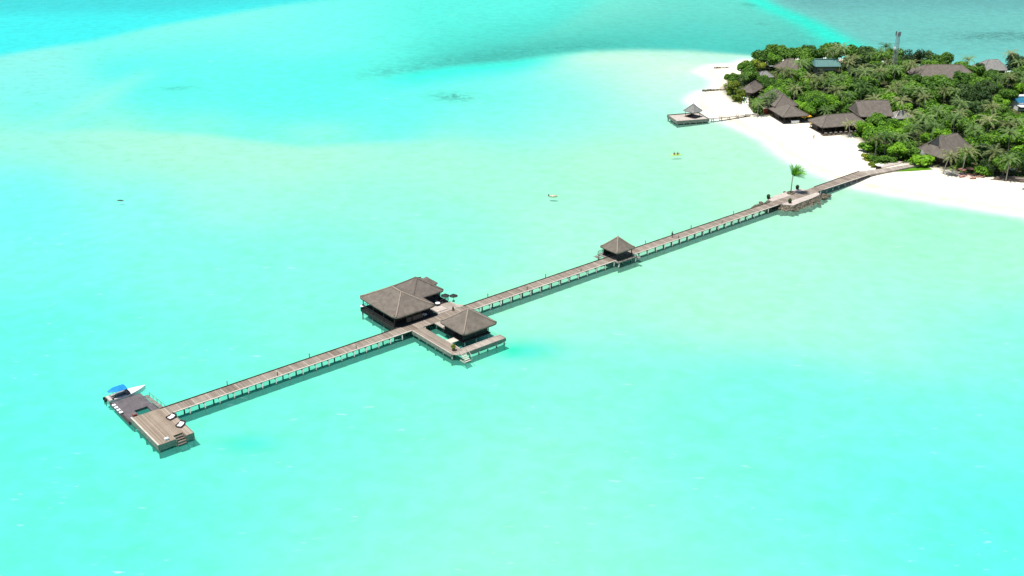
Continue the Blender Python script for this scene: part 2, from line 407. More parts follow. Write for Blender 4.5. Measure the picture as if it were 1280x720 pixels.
soil = N(nt, 'ShaderNodeValToRGB'); soil.color_ramp.elements[0].position = 0.35; soil.color_ramp.elements[0].color = (0.025, 0.035, 0.012, 1)
soil.color_ramp.elements[1].position = 0.7; soil.color_ramp.elements[1].color = (0.12, 0.11, 0.06, 1)
n2 = N(nt, 'ShaderNodeTexNoise'); n2.inputs['Scale'].default_value = 0.8; n2.inputs['Detail'].default_value = 5; nt.links.new(tc.outputs['Object'], n2.inputs[0]); nt.links.new(n2.outputs[0], soil.inputs[0])
br = N(nt, 'ShaderNodeValToRGB'); cr = br.color_ramp
cr.elements[0].position = 0.0; cr.elements[0].color = (1, 1, 1, 1); cr.elements[1].position = 1.0; cr.elements[1].color = (0.90, 0.86, 0.76, 1)
for p_, c_ in ((0.015, (0.80, 0.73, 0.58)), (0.12, (0.87, 0.81, 0.68)), (0.24, (0.93, 0.89, 0.79)), (0.3, (0.80, 0.76, 0.66)), (0.34, (0.92, 0.88, 0.78))):
    e_ = cr.elements.new(p_); e_.color = (*c_, 1)
nw = N(nt, 'ShaderNodeTexNoise'); nw.inputs['Scale'].default_value = 0.12; nw.inputs['Detail'].default_value = 5; nt.links.new(tc.outputs['Object'], nw.inputs[0])
wa = N(nt, 'ShaderNodeMath', operation='MULTIPLY_ADD'); nt.links.new(nw.outputs[0], wa.inputs[0]); wa.inputs[1].default_value = 0.3; wa.inputs[2].default_value = -0.15
wg = N(nt, 'ShaderNodeMath', operation='GREATER_THAN'); nt.links.new(sp.outputs[2], wg.inputs[0]); wg.inputs[1].default_value = 0.012
wm_ = N(nt, 'ShaderNodeMath', operation='MULTIPLY'); nt.links.new(wa.outputs[0], wm_.inputs[0]); nt.links.new(wg.outputs[0], wm_.inputs[1])
wb = N(nt, 'ShaderNodeMath', operation='ADD'); nt.links.new(wm_.outputs[0], wb.inputs[0]); nt.links.new(sp.outputs[2], wb.inputs[1]); nt.links.new(wb.outputs[0], br.inputs[0])
sm_ = N(nt, 'ShaderNodeMix', data_type='RGBA', blend_type='MULTIPLY'); sm_.inputs[0].default_value = 1; nt.links.new(sand.outputs[0], sm_.inputs[6]); nt.links.new(br.outputs[0], sm_.inputs[7])
mx = N(nt, 'ShaderNodeMix', data_type='RGBA'); nt.links.new(sp.outputs[0], mx.inputs[0]); nt.links.new(sm_.outputs[2], mx.inputs[6]); nt.links.new(soil.outputs[0], mx.inputs[7])
# reef rubble and seagrass on the bottom
n3 = N(nt, 'ShaderNodeTexNoise'); n3.inputs['Scale'].default_value = 0.35; n3.inputs['Detail'].default_value = 8; n3.inputs['Roughness'].default_value = 0.75; nt.links.new(tc.outputs['Object'], n3.inputs[0])
mr = N(nt, 'ShaderNodeMapRange'); mr.inputs[1].default_value = 0.38; mr.inputs[2].default_value = 0.62; nt.links.new(n3.outputs[0], mr.inputs[0])
mm = N(nt, 'ShaderNodeMath', operation='MULTIPLY'); nt.links.new(mr.outputs[0], mm.inputs[0]); nt.links.new(sp.outputs[1], mm.inputs[1])
m3 = N(nt, 'ShaderNodeMix', data_type='RGBA'); nt.links.new(mm.outputs[0], m3.inputs[0]); nt.links.new(mx.outputs[2], m3.inputs[6]); m3.inputs[7].default_value = (0.20, 0.21, 0.17, 1)
b = N(nt, 'ShaderNodeBsdfPrincipled'); b.inputs['Roughness'].default_value = 0.95; b.inputs['Specular IOR Level'].default_value = 0.1
nt.links.new(m3.outputs[2], b.inputs['Base Color'])
bp = N(nt, 'ShaderNodeBump'); bp.inputs['Strength'].default_value = 0.35; bp.inputs['Distance'].default_value = 0.15; nt.links.new(n3.outputs[0], bp.inputs['Height']); nt.links.new(bp.outputs[0], b.inputs['Normal'])
nt.links.new(b.outputs[0], out.inputs[0])
ground, _, _ = grid(xs, ys, Z, 'ground', m); tag(ground, kind='structure')

def pxof(X, Y):
    dep = Y * CP + H * SP; dep = np.maximum(dep, 20)
    return 640 + F * X / dep, 360 - F * (Y * SP - H * CP) / dep
GPX, GPY = pxof(GX, GY)
def blob(PX, PY, cx, cy, rx, ry, sl=0.0, p=1.0):
    dx = (PX - cx); dy = (PY - cy - sl * dx)
    return np.exp(-((dx / rx) ** 2 + (dy / ry) ** 2) ** p)
reef = 1.0 * blob(GPX, GPY, 566, 117, 34, 6, 0.02) + 0.7 * blob(GPX, GPY, 218, 106, 26, 2.8, -0.05) + 0.5 * blob(GPX, GPY, 590, 70, 120, 10, -0.10) + 0.3 * blob(GPX, GPY, 720, 53, 90, 7, -0.03) \
    + 1.3 * blob(GPX, GPY, 1262, 42, 65, 5, 0.0) + 0.9 * blob(GPX, GPY, 937, 3, 9, 2, 0.1) + 0.6 * blob(GPX, GPY, 952, 27, 7, 1.2, 0.1) \
    + 0.4 * blob(GPX, GPY, 480, 88, 50, 6, -0.1) + 0.3 * smooth(900, 1000, GPX) * smooth(75, 55, GPY) + 0.2 * blob(GPX, GPY, 870, 61, 90, 5)
reef = np.clip(reef, 0, 1)
attr(ground, 'cover', np.stack([smooth(-1.2, 1.5, dv), reef, np.clip(ds / 20, 0, 1)], -1))

# water: what colour the depth gives at each place
def lin(c):
    c = np.array(c, float) / 255.0
    return np.where(c <= 0.04045, c / 12.92, ((c + 0.055) / 1.055) ** 2.4)
CTRL = [  # photo x, y -> colour of the lagoon there
    (60, 110, 140, 246, 238), (20, 85, 138, 245, 240), (160, 72, 95, 250, 242), (230, 60, 110, 252, 242), (330, 40, 120, 253, 243), (450, 20, 118, 253, 243), (560, 15, 110, 253, 240),
    (300, 100, 104, 253, 241), (200, 130, 100, 252, 240), (400, 120, 100, 253, 240), (330, 150, 98, 253, 241), (480, 150, 112, 255, 240), (60, 150, 105, 250, 240),
    (20, 178, 168, 245, 225), (90, 168, 150, 247, 232), (160, 178, 170, 245, 222), (250, 186, 178, 244, 222), (350, 193, 182, 245, 222), (420, 200, 170, 250, 226), (130, 195, 168, 246, 228),
    (20, 215, 130, 252, 248), (30, 260, 125, 252, 250), (150, 250, 146, 253, 244), (300, 240, 165, 254, 235), (450, 250, 162, 254, 230), (560, 200, 172, 250, 226), (640, 220, 172, 250, 224),
    (520, 120, 112, 255, 242), (640, 110, 120, 255, 240), (600, 150, 135, 255, 236), (700, 110, 150, 255, 236), (700, 150, 158, 255, 234), (750, 90, 185, 253, 232), (760, 200, 185, 249, 222),
    (820, 85, 215, 254, 232), (860, 105, 225, 254, 236), (800, 140, 175, 254, 232), (850, 120, 200, 254, 234), (900, 165, 200, 248, 224), (900, 200, 188, 246, 220), (960, 220, 192, 248, 222),
    (800, 240, 176, 250, 224), (700, 280, 168, 254, 228), (560, 300, 158, 255, 230), (400, 320, 145, 255, 234), (250, 330, 140, 255, 238), (60, 330, 130, 255, 244), (60, 420, 112, 255, 240),
    (60, 520, 110, 255, 238), (200, 440, 128, 255, 235), (350, 520, 128, 255, 232), (420, 400, 140, 255, 232), (540, 480, 140, 255, 230), (250, 620, 118, 255, 234), (60, 660, 112, 255, 236),
    (450, 640, 138, 255, 232), (600, 690, 152, 255, 228), (700, 600, 152, 255, 230), (760, 460, 146, 255, 232), (700, 380, 165, 255, 228), (860, 370, 170, 255, 226), (1000, 380, 168, 255, 226),
    (1000, 300, 172, 252, 226), (1100, 265, 168, 246, 216), (1170, 285, 160, 246, 214), (1260, 300, 168, 248, 218), (1200, 340, 166, 254, 226), (1100, 400, 160, 255, 232), (1240, 420, 150, 255, 234),
    (1000, 500, 138, 255, 236), (900, 560, 140, 255, 232), (800, 690, 150, 255, 230), (960, 660, 138, 255, 236), (1100, 620, 120, 255, 240), (1240, 640, 104, 255, 240), (1240, 540, 130, 255, 238), (1040, 230, 205, 250, 228),
]
def tint(X, Y):
    PX, PY = pxof(X, Y)
    PX = PX + 7 * wob(X, Y, 0.7); PY = PY + 1.6 * wob(X + 300, Y, 0.8)
    num = np.zeros(X.shape + (3,))
    lift = lambda x, y, r: r + (12 if (x > 660 and 250 < y < 410) else (6 if (y > 640 and 450 < x < 800) else (-6 if (860 < x < 1100 and y > 480) else 0))); den = np.zeros(X.shape)
    for x, y, r, g, bl in CTRL:
        d2 = ((PX - x) / (60 + 0.16 * max(0, y - 180))) ** 2 + ((PY - y) / (19 + 0.08 * y)) ** 2
        wgt = np.exp(-d2) + 1e-3 / (1 + d2) ** 2
        num += wgt[..., None] * lin((lift(x, y, r) + 3, g, bl + (4 if y < 160 else -1))); den += wgt
    C = num / den[..., None]
    def over(C, mask, col): return C * (1 - mask[..., None]) + lin(col) * mask[..., None]
    def yb(pts): return np.interp(PX, [p[0] for p in pts], [p[1] for p in pts])
    # deep channel beyond the sandbank, far left
    e = yb([(-400, 160), (0, 68), (60, 58), (110, 50), (200, 31), (300, 13), (400, -2), (500, -14)])
    C = over(C, smooth(3.5, -3.5, PY - e) * 0.97, (60, 244, 250))
    C = over(C, smooth(14, -6, PY - yb([(0, 12), (200, 8), (420, -6), (700, -30)])) * 0.8 * smooth(460, 330, PX), (60, 218, 226))
    C = over(C, smooth(-1, 4, PY - e) * smooth(50, 4, PY - e) * 0.45 * smooth(420, 250, PX), (158, 246, 234))
    C = over(C, 0.4 * np.exp(-((PY - yb([(-200, 200), (0, 168), (60, 150), (110, 126), (170, 98), (260, 70)])) / 11) ** 2) * smooth(230, 150, PX), (172, 248, 232))
    # milky sand ridge with a crisp far edge
    rg_ = PY - yb([(-300, 180), (-50, 170), (100, 159), (160, 162), (270, 168), (380, 184), (460, 178), (640, 170), (760, 150), (900, 140)])
    C = over(C, smooth(-1.5, 3, rg_) * smooth(60, 6, rg_) * 0.55 * smooth(700, 420, PX) * smooth(-60, 110, PX), (186, 246, 226))
    C = over(C, smooth(-26, -6, rg_) * smooth(1, -3, rg_) * 0.35 * smooth(560, 400, PX) * smooth(140, 230, PX), (82, 254, 240))
    # dark teal band of water north of the shoal
    low = yb([(380, 108), (480, 96), (540, 87), (600, 81), (650, 77), (700, 69), (740, 64), (800, 62), (870, 63), (940, 69), (1000, 75)])
    teal = smooth(2.5, -4, PY - low) * smooth(400, 560, PX)
    far = smooth(-75, -8, PY - low)
    C = over(C, teal * (0.55 + 0.0 * far), (78, 240, 226))
    C = over(C, teal * far * smooth(420, 640, PX) * 0.85, (72, 200, 190))
    C = over(C, teal * smooth(640, 900, PX) * 0.6, (76, 208, 200))
    # vivid edge under it
    C = over(C, smooth(-3, 1.5, PY - low) * smooth(26, 2, PY - low) * smooth(440, 530, PX) * smooth(760, 660, PX) * 0.85, (52, 255, 240))
    # bright shoal
    C = over(C, smooth(0, 5, PY - low) * smooth(30, 10, PY - low) * smooth(690, 780, PX) * 0.8, (205, 255, 236))
    C = over(C, 0.7 * blob(PX, PY, 868, 84, 45, 9), (238, 255, 236))
    C = over(C, 0.5 * blob(PX, PY, 800, 74, 60, 5), (228, 252, 232))
    # greyer reef flat on the right and the cyan gully through it
    gx = np.interp(PY, [-60, 0, 30, 62, 90], [850, 955, 1010, 1075, 1110])
    C = over(C, smooth(0, 18, PX - gx) * smooth(110, 80, PY) * 0.95, (128, 208, 206))
    C = over(C, smooth(0, 60, PX - gx) * smooth(22, -2, PY) * 0.7, (108, 178, 184))
    C = over(C, np.exp(-((PX - gx + 3) / (16 + 0.15 * PY)) ** 2) * smooth(100, 60, PY) * 0.95, (40, 252, 232))
    # pools scoured beside the pontoons
    C = over(C, 0.75 * blob(PX, PY, 312, 551, 34, 9), (70, 250, 222))
    C = over(C, 0.8 * blob(PX, PY, 650, 436, 45, 11), (66, 252, 224))
    C = over(C, 0.8 * blob(PX, PY, 634, 437, 14, 5), (10, 245, 190))
    # pale sand swirls off the beach
    for cx, cy, rx, ry in ((1115, 265, 16, 4), (1170, 258, 26, 4), (1193, 277, 18, 4), (1235, 266, 18, 3)):
        C = over(C, 0.4 * blob(PX, PY, cx, cy, rx, ry), (205, 255, 235))
    return C
wxs = axis(-420, 420, 2.5); wys = axis(110, 740, 2.5)
m, nt, out = newmat('water')
at = N(nt, 'ShaderNodeVertexColor', layer_name='depth_tint'); tc = N(nt, 'ShaderNodeTexCoord')
mp = N(nt, 'ShaderNodeMapping'); mp.inputs['Rotation'].default_value = (0, 0, 0.25); mp.inputs['Scale'].default_value = (0.45, 1, 1); nt.links.new(tc.outputs['Object'], mp.inputs[0])
nz = N(nt, 'ShaderNodeTexNoise'); nz.inputs['Scale'].default_value = 0.22; nz.inputs['Detail'].default_value = 6; nz.inputs['Roughness'].default_value = 0.62; nt.links.new(mp.outputs[0], nz.inputs[0])
mr = N(nt, 'ShaderNodeMapRange'); mr.inputs[1].default_value = 0.25; mr.inputs[2].default_value = 0.75; mr.inputs[3].default_value = 0.955; mr.inputs[4].default_value = 1.045; nt.links.new(nz.outputs[0], mr.inputs[0])
vm = N(nt, 'ShaderNodeVectorMath', operation='SCALE'); nt.links.new(at.outputs[0], vm.inputs[0]); nt.links.new(mr.outputs[0], vm.inputs['Scale'])
# short wavelets
n2 = N(nt, 'ShaderNodeTexNoise'); n2.inputs['Scale'].default_value = 1.1; n2.inputs['Detail'].default_value = 5; nt.links.new(mp.outputs[0], n2.inputs[0])
bp = N(nt, 'ShaderNodeBump'); bp.inputs['Strength'].default_value = 0.3; bp.inputs['Distance'].default_value = 0.1; nt.links.new(n2.outputs[0], bp.inputs['Height'])
tr = N(nt, 'ShaderNodeBsdfTransparent'); nt.links.new(vm.outputs[0], tr.inputs[0])
# light scattered back by the water itself
sq = N(nt, 'ShaderNodeVectorMath', operation='MULTIPLY'); nt.links.new(at.outputs[0], sq.inputs[0]); nt.links.new(at.outputs[0], sq.inputs[1])
df = N(nt, 'ShaderNodeBsdfDiffuse'); nt.links.new(sq.outputs[0], df.inputs[0]); nt.links.new(bp.outputs[0], df.inputs['Normal'])
m1 = N(nt, 'ShaderNodeMixShader'); m1.inputs[0].default_value = 0.15; nt.links.new(tr.outputs[0], m1.inputs[1]); nt.links.new(df.outputs[0], m1.inputs[2])
# little foam flecks
mp2 = N(nt, 'ShaderNodeMapping'); mp2.inputs['Rotation'].default_value = (0, 0, 0.1); mp2.inputs['Scale'].default_value = (0.28, 1.0, 1); nt.links.new(tc.outputs['Object'], mp2.inputs[0])
n4 = N(nt, 'ShaderNodeTexNoise'); n4.inputs['Scale'].default_value = 0.9; n4.inputs['Detail'].default_value = 4; nt.links.new(mp2.outputs[0], n4.inputs[0])
n5 = N(nt, 'ShaderNodeTexNoise'); n5.inputs['Scale'].default_value = 0.05; n5.inputs['Detail'].default_value = 2; nt.links.new(tc.outputs['Object'], n5.inputs[0])
f1 = N(nt, 'ShaderNodeMapRange'); f1.inputs[1].default_value = 0.645; f1.inputs[2].default_value = 0.78; nt.links.new(n4.outputs[0], f1.inputs[0])
f2 = N(nt, 'ShaderNodeMapRange'); f2.inputs[1].default_value = 0.45; f2.inputs[2].default_value = 0.65; nt.links.new(n5.outputs[0], f2.inputs[0])
f3 = N(nt, 'ShaderNodeMath', operation='MULTIPLY'); nt.links.new(f1.outputs[0], f3.inputs[0]); nt.links.new(f2.outputs[0], f3.inputs[1])
f4 = N(nt, 'ShaderNodeMath', operation='MULTIPLY'); nt.links.new(f3.outputs[0], f4.inputs[0]); f4.inputs[1].default_value = 0.4
fo = N(nt, 'ShaderNodeBsdfDiffuse'); fo.inputs[0].default_value = (0.8, 0.85, 0.82, 1)
m15 = N(nt, 'ShaderNodeMixShader'); nt.links.new(f4.outputs[0], m15.inputs[0]); nt.links.new(m1.outputs[0], m15.inputs[1]); nt.links.new(fo.outputs[0], m15.inputs[2])
gl = N(nt, 'ShaderNodeBsdfGlossy'); gl.inputs['Roughness'].default_value = 0.18; nt.links.new(bp.outputs[0], gl.inputs['Normal'])
fr = N(nt, 'ShaderNodeFresnel'); fr.inputs[0].default_value = 1.33; nt.links.new(bp.outputs[0], fr.inputs['Normal'])
fm = N(nt, 'ShaderNodeMath', operation='MULTIPLY'); nt.links.new(fr.outputs[0], fm.inputs[0]); fm.inputs[1].default_value = 0.35
m2 = N(nt, 'ShaderNodeMixShader'); nt.links.new(fm.outputs[0], m2.inputs[0]); nt.links.new(m15.outputs[0], m2.inputs[1]); nt.links.new(gl.outputs[0], m2.inputs[2])
nt.links.new(m2.outputs[0], out.inputs[0])
WX, WY = np.meshgrid(wxs, wys)
water, _, _ = grid(wxs, wys, np.zeros(WX.shape), 'water', m); tag(water, kind='structure')
T = tint(WX, WY)
KT = np.array([1.50, 1.28, 1.33])
dsw = sdist(WX, WY, shore) + 0.9 * wob(WX, WY, 2.2)
shal = smooth(-10, 0.5, dsw)[..., None]
Tq = np.sqrt(np.clip(T / KT, 0.0005, 1.0))
Tq = Tq * (1 - shal) + np.array([0.985, 0.995, 0.985]) * shal
attr(water, 'depth_tint', Tq)

# ================================================================== the long jetty
RND = random.Random(21)
JV0, JV1 = -3.1, 0.15       # near edge, far edge
DZ = 1.6
jetty = jthing('jetty', 'long weathered plank jetty on pale pilings running from the far left platform to the beach', 'jetty', 0, 0, 0)
mb = MB()
mb.prism([(0.9, JV0), (198, JV0), (222, JV0 - 0.2), (246, JV0 - 0.6), (246, JV1 + 0.5), (222, JV1 + 0.2), (198, JV1), (0.9, JV1)], DZ - 0.14, DZ)
mb.build('deck', 'deck', jetty)
mb = MB()
for (a, b, y0, y1) in ((1.4, 60.6, JV0, JV0), (78.2, 198, JV0, JV0), (221, 246, JV0 - 0.2, JV0 - 0.6)):
    mb.prism([(a, y0 - 0.16), (b, y1 - 0.16), (b, y1 + 0.14), (a, y0 + 0.14)], DZ + 0.003, DZ + 0.14)
mb.build('near_kerb', 'wood_pale', jetty)
mb = MB()
for (a, b, y0, y1) in ((0.0, 57.5, JV1, JV1), (78.4, 198, JV1, JV1), (221, 246, JV1 + 0.2, JV1 + 0.5)):
    mb.prism([(a, y0 - 0.12), (b, y1 - 0.12), (b, y1 + 0.12), (a, y0 + 0.12)], DZ + 0.003, DZ + 0.15)
mb.build('far_kerb', 'wood_dark', jetty)
mb = MB()
for y in (JV0 + 0.4, JV1 - 0.5):
    MB().box(1.2, y, DZ - 0.34, 245, y + 0.16, DZ - 0.143).build('long_beam', 'wood_mid', jetty)
PSP = 3.3
pil = [5.0 + PSP * i for i in range(int(238 / PSP))]
for u in pil:
    if 196 < u < 219: continue
    MB().box(u - 0.1, JV0 - 0.2, DZ - 0.52, u + 0.1, JV1 + 0.1, DZ - 0.343).build('cross_beam', 'fascia', jetty)
far_row = MB()
for i, u in enumerate(pil):
    if 196 < u < 219: continue
    wob_ = RND.uniform(-0.08, 0.08)
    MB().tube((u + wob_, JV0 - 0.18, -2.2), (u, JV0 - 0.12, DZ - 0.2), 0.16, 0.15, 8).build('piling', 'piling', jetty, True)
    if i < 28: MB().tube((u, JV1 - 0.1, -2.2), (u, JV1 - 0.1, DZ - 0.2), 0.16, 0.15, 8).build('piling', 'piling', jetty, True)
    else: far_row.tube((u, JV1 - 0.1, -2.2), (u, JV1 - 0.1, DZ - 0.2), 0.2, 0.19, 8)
tag(far_row.build('far_pilings', 'piling', jetty), kind='stuff')

# small bollard lights, alternating edges
LM = [('far', 15.2), ('far', 35.2), ('far', 54.6), ('far', 86.3), ('far', 105.6), ('far', 124.6), ('far', 143), ('far', 162), ('far', 181),
      ('near', 25.5), ('near', 45.5), ('near', 96.6), ('near', 115.3), ('near', 153.2), ('near', 172)]
where = {15.2: 'first out from the left end platform on the far edge', 35.2: 'second out from the left end platform on the far edge', 54.6: 'just before the big pavilion on the far edge',
         86.3: 'first beyond the pavilions on the far edge', 105.6: 'midway between the pavilions and the small gazebo, far edge', 124.6: 'just before the small gazebo on the far edge',
         143: 'first beyond the small gazebo on the far edge', 162: 'just beyond the walking person on the far edge', 181: 'last before the palm islet on the far edge',
         25.5: 'on the near edge, first out from the left end platform', 45.5: 'on the near edge left of the big pavilion', 96.6: 'on the near edge just beyond the pavilions',
         115.3: 'on the near edge before the small gazebo', 153.2: 'on the near edge at the feet of the walking person', 172: 'on the near edge last before the palm islet'}
proto = None
for side, u in LM:
    v = JV1 + 0.22 if side == 'far' else JV0 + 0.3
    if proto is None:
        proto = jthing('bollard_light', '', 'light', u, v, DZ)
        MB().tube((0, 0, 0), (0, 0, 0.85), 0.09, 0.08, 8).build('post', 'wood_dark', proto)
        MB().tube((0, 0, 0.85), (0, 0, 1.0), 0.15, 0.12, 8).build('lamp_cap', 'grey', proto)
        c = proto
    else:
        c = copy_tree(proto); c.location = J(u, v, DZ)
    tag(c, 'small dark bollard light ' + where[u], 'light', 'bollard lights along the jetty')

# ------------------------------------------------------------------ end platform (left)
t = jthing('end_platform', 'square weathered timber platform at the far left end of the jetty', 'platform', 0, 0, 0)
x0, x1, y0, y1 = -5.9, 1.3, -13.0, 0.35
poly = [(x0, y0), (-2.3, y0), (-2.3, y0 + 1.5), (-0.3, y0 + 1.5), (-0.3, y0), (x1, y0), (x1, JV0 + 0.0), (0.897, JV0), (0.897, y1), (x0, y1)]
MB().prism(poly, DZ - 0.12, DZ + 0.02).build('deck', 'platform', t)
mb = MB()
mb.box(x0 - 0.1, y0 - 0.14, 0.35, -2.32, y0 - 0.003, DZ + 0.07); mb.box(-0.28, y0 - 0.14, 0.35, x1 + 0.1, y0 - 0.003, DZ + 0.07)
mb.box(-2.3, y0 - 0.14, 0.1, -0.3, y0 - 0.003, 0.75)
mb.box(x0 - 0.14, y0 - 0.14, 0.35, x0 - 0.003, y1, DZ + 0.07); mb.box(x1 + 0.003, y0, 0.35, x1 + 0.14, JV0 - 0.2, DZ + 0.07)
mb.build('fascia', 'fascia', t)
MB().box(x0 - 0.2, y0 - 0.2, DZ + 0.073, x0 + 0.1, y1, DZ + 0.2).build('edge_kerb', 'wood_pale', t)
st = MB()
for k in range(4): st.box(-2.2, y0 + 1.45 - 0.5 * k, 1.15 - 0.3 * k, -0.4, y0 + 1.0 - 0.5 * k, 1.25 - 0.3 * k)
st.box(-2.27, y0 + 0.0, 0.2, -2.2, y0 + 1.5, DZ - 0.125); st.box(-0.4, y0, 0.2, -0.33, y0 + 1.5, DZ - 0.125)
st.build('steps', 'wood_mid', t)
for a, b in ((x0 + 0.1, y0 + 0.1), (x0 + 0.1, -9.6), (x0 + 0.1, -6.4), (x0 + 0.1, -3.2), (x0 + 0.1, 0), (-2.4, y0 + 0.1), (x1 - 0.1, y0 + 0.1), (x1 - 0.1, -9.2), (x1 - 0.1, -5.5), (-3, -6.5)):
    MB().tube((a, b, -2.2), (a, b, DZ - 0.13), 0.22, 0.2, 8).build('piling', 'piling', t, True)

# loungers with parasols' dark frames on the right edge
for i, (u, v, lb) in enumerate(((0.25, -5.0, 'white cushioned lounger beside the jetty corner of the left end platform'), (0.45, -9.0, 'white cushioned lounger on the right edge of the left end platform nearer its steps'))):
    if i == 0:
        l0 = c = jthing('lounger', lb, 'lounger', u, v, DZ + 0.02, rz=0.25)
        mb = MB(); mb.box(-0.95, -0.8, 0.22, 0.95, 0.8, 0.3, 0.02)
        for a in (-0.85, 0.85):
            for b in (-0.55, 0.55): mb.box(a - 0.05, b - 0.05, 0, a + 0.05, b + 0.05, 0.22)
        mb.build('frame', 'wood_dark', c)
        mb = MB().add([(-0.7, -0.6, 0.3), (0.25, -0.6, 0.3), (0.8, -0.6, 0.6), (0.8, 0.6, 0.6), (0.25, 0.6, 0.3), (-0.7, 0.6, 0.3),
                       (-0.7, -0.6, 0.44), (0.2, -0.6, 0.44), (0.75, -0.6, 0.74), (0.75, 0.6, 0.74), (0.2, 0.6, 0.44), (-0.7, 0.6, 0.44)],
                      [(0, 5, 4, 1), (1, 4, 3, 2), (6, 7, 10, 11), (7, 8, 9, 10), (0, 1, 7, 6), (1, 2, 8, 7), (2, 3, 9, 8), (3, 4, 10, 9), (4, 5, 11, 10), (5, 0, 6, 11)])
        mb.build('cushion', 'white', c)
        MB().box(0.9, -0.7, 0.25, 1.15, 0.7, 1.0, 0.03).build('backrest', 'wood_dark', c)
        MB().box(-1.0, 0.68, 0.3, 0.9, 0.78, 0.7).build('armrest', 'wood_dark', c)
    else:
        c = copy_tree(l0); c.location = J(u, v, DZ + 0.02); c.rotation_euler.z += .3
    c.scale = (.85, .8, .85)
    tag(c, lb, 'lounger', 'loungers on the end platform')
t = jthing('dock_box', 'small white box with a grey lid on the front edge of the left end platform', 'box', -3.9, -12.2, DZ + 0.02)
MB().box(-0.35, -0.25, 0, 0.35, 0.25, 0.4, 0.03).build('body', 'white', t)
MB().box(-0.38, -0.28, 0.402, 0.38, 0.28, 0.48, 0.02).build('lid', 'white', t)

# ------------------------------------------------------------------ floating pontoon
t = jthing('floating_pontoon', 'dark grey floating pontoon with a square opening behind the left end platform', 'pontoon', 0, 0, 0)
a0, a1, b0, b1 = -6.5, 0.2, 0.55, 10.9
h = (-3.7, -0.9, 1.6, 4.7)
MB().add([(a0, b0, .55), (a1 + .3, b0, .55), (a1, b1, .55), (a0, b1, .55), (h[0], h[2], .55), (h[1], h[2], .55), (h[1], h[3], .55), (h[0], h[3], .55),
          (a0, b0, .05), (a1 + .3, b0, .05), (a1, b1, .05), (a0, b1, .05), (h[0], h[2], .05), (h[1], h[2], .05), (h[1], h[3], .05), (h[0], h[3], .05)],
         [(0, 1, 5, 4), (1, 2, 6, 5), (2, 3, 7, 6), (3, 0, 4, 7), (8, 12, 13, 9), (9, 13, 14, 10), (10, 14, 15, 11), (11, 15, 12, 8),
          (0, 8, 9, 1), (1, 9, 10, 2), (2, 10, 11, 3), (3, 11, 8, 0), (4, 5, 13, 12), (5, 6, 14, 13), (6, 7, 15, 14), (7, 4, 12, 15)]).build('floor', 'pontoon', t)
MB().box(a0, b0, 0.553, a0 + 0.35, b1, 0.75).build('edge_rail', 'wood_dark', t)
gp = MB()
gp.add([(0.65, 1.0, 0.62), (1.6, 1.0, 0.62), (1.0, 9.0, 0.62), (0.3, 9.0, 0.62), (0.65, 1.0, 0.72), (1.6, 1.0, 0.72), (1.0, 9.0, 0.72), (0.3, 9.0, 0.72)],
       [(3, 2, 1, 0), (4, 5, 6, 7), (0, 1, 5, 4), (1, 2, 6, 5), (2, 3, 7, 6), (3, 0, 4, 7)])
gp.build('gangway', 'fascia', t)
rl = MB()
for k in range(5):
    u = 1.05 + 0.5 - 0.1 * k
    rl.tube((u, 1.2 + 1.8 * k, .7), (u, 1.2 + 1.8 * k, 1.5), .05, n=6)
rl.tube((1.55, 1.2, 1.5), (1.15, 8.4, 1.5), .05, n=6)
rl.build('handrail', 'grey', t)
st = jthing('gear_stack', 'low dark red crate with gear at the corner of the pontoon opening', 'crate', -4.4, 2.6, 0.56)
MB().box(-.4, -.35, 0, .4, .35, .35, .04).build('crate', 'red', st); MB().box(-.3, -.3, .352, .3, .25, .45, .04).build('lid', 'wood_mid', st)
lbl = ['nearest the boat', 'second from the boat', 'third from the boat', 'nearest the platform']
for k in range(4):
    v = 8.9 - 1.25 * k
    if k == 0:
        f0 = c = jthing('dock_fender', '', 'fender', -6.25, v, 0.756)
        MB().box(-0.36, -0.36, 0, 0.36, 0.36, 0.28, 0.1).build('pad', 'white', c); MB().tube((0, 0, 0.28), (0, 0, 0.36), 0.05, n=6).build('cleat', 'grey', c)
    else:
        c = copy_tree(f0); c.location = J(-6.25, v, 0.756)
    tag(c, 'square white fender pad on the left edge of the grey pontoon, ' + lbl[k], 'fender', 'white fender pads on the pontoon')

# ------------------------------------------------------------------ motor boat
def hull_mesh(L, B, D, sheer=0.35, n=14, bowp=2.2, z0=-0.35):
    """x runs stern(0) to bow(L); open sections lofted"""
    v = []; f = []
    prof = [(0.0, 0.0), (0.45, 0.08), (0.8, 0.35), (0.93, 0.7), (1.0, 1.0)]
    m_ = len(prof) * 2 - 1
    for i in range(n + 1):
        t = i / n; wd = B / 2 * (1 - max(0, (t - 0.35) / 0.65) ** bowp) * (0.9 + 0.1 * min(1, t * 4))
        wd = max(wd, 0.02); zz = D + sheer * t ** 2; kz = z0 + (D - z0) * 0.55 * max(0, t - 0.75) / 0.25 * (t > 0.75)
        row = [(-wd * a, kz + (zz - kz) * b_) for a, b_ in reversed(prof)] + [(wd * a, kz + (zz - kz) * b_) for a, b_ in prof[1:]]
        v += [(t * L, y, z) for y, z in row]
    for i in range(n):
        for j in range(m_ - 1):
            f.append((i * m_ + j, (i + 1) * m_ + j, (i + 1) * m_ + j + 1, i * m_ + j + 1))
    f.append(tuple(range(m_)))
    return v, f, m_
t = jthing('motor_boat', 'white motor boat with a bright blue canopy moored behind the grey pontoon', 'boat', -6.6, 12.4, 0)
v, f, m_ = hull_mesh(8.6, 2.8, 0.85, 0.45)
MB().add(v, f).build('hull', 'white', t, True)
dk = []; n = 14
pv = [v[i * m_] for i in range(n + 1)] + [v[i * m_ + m_ - 1] for i in range(n, -1, -1)]
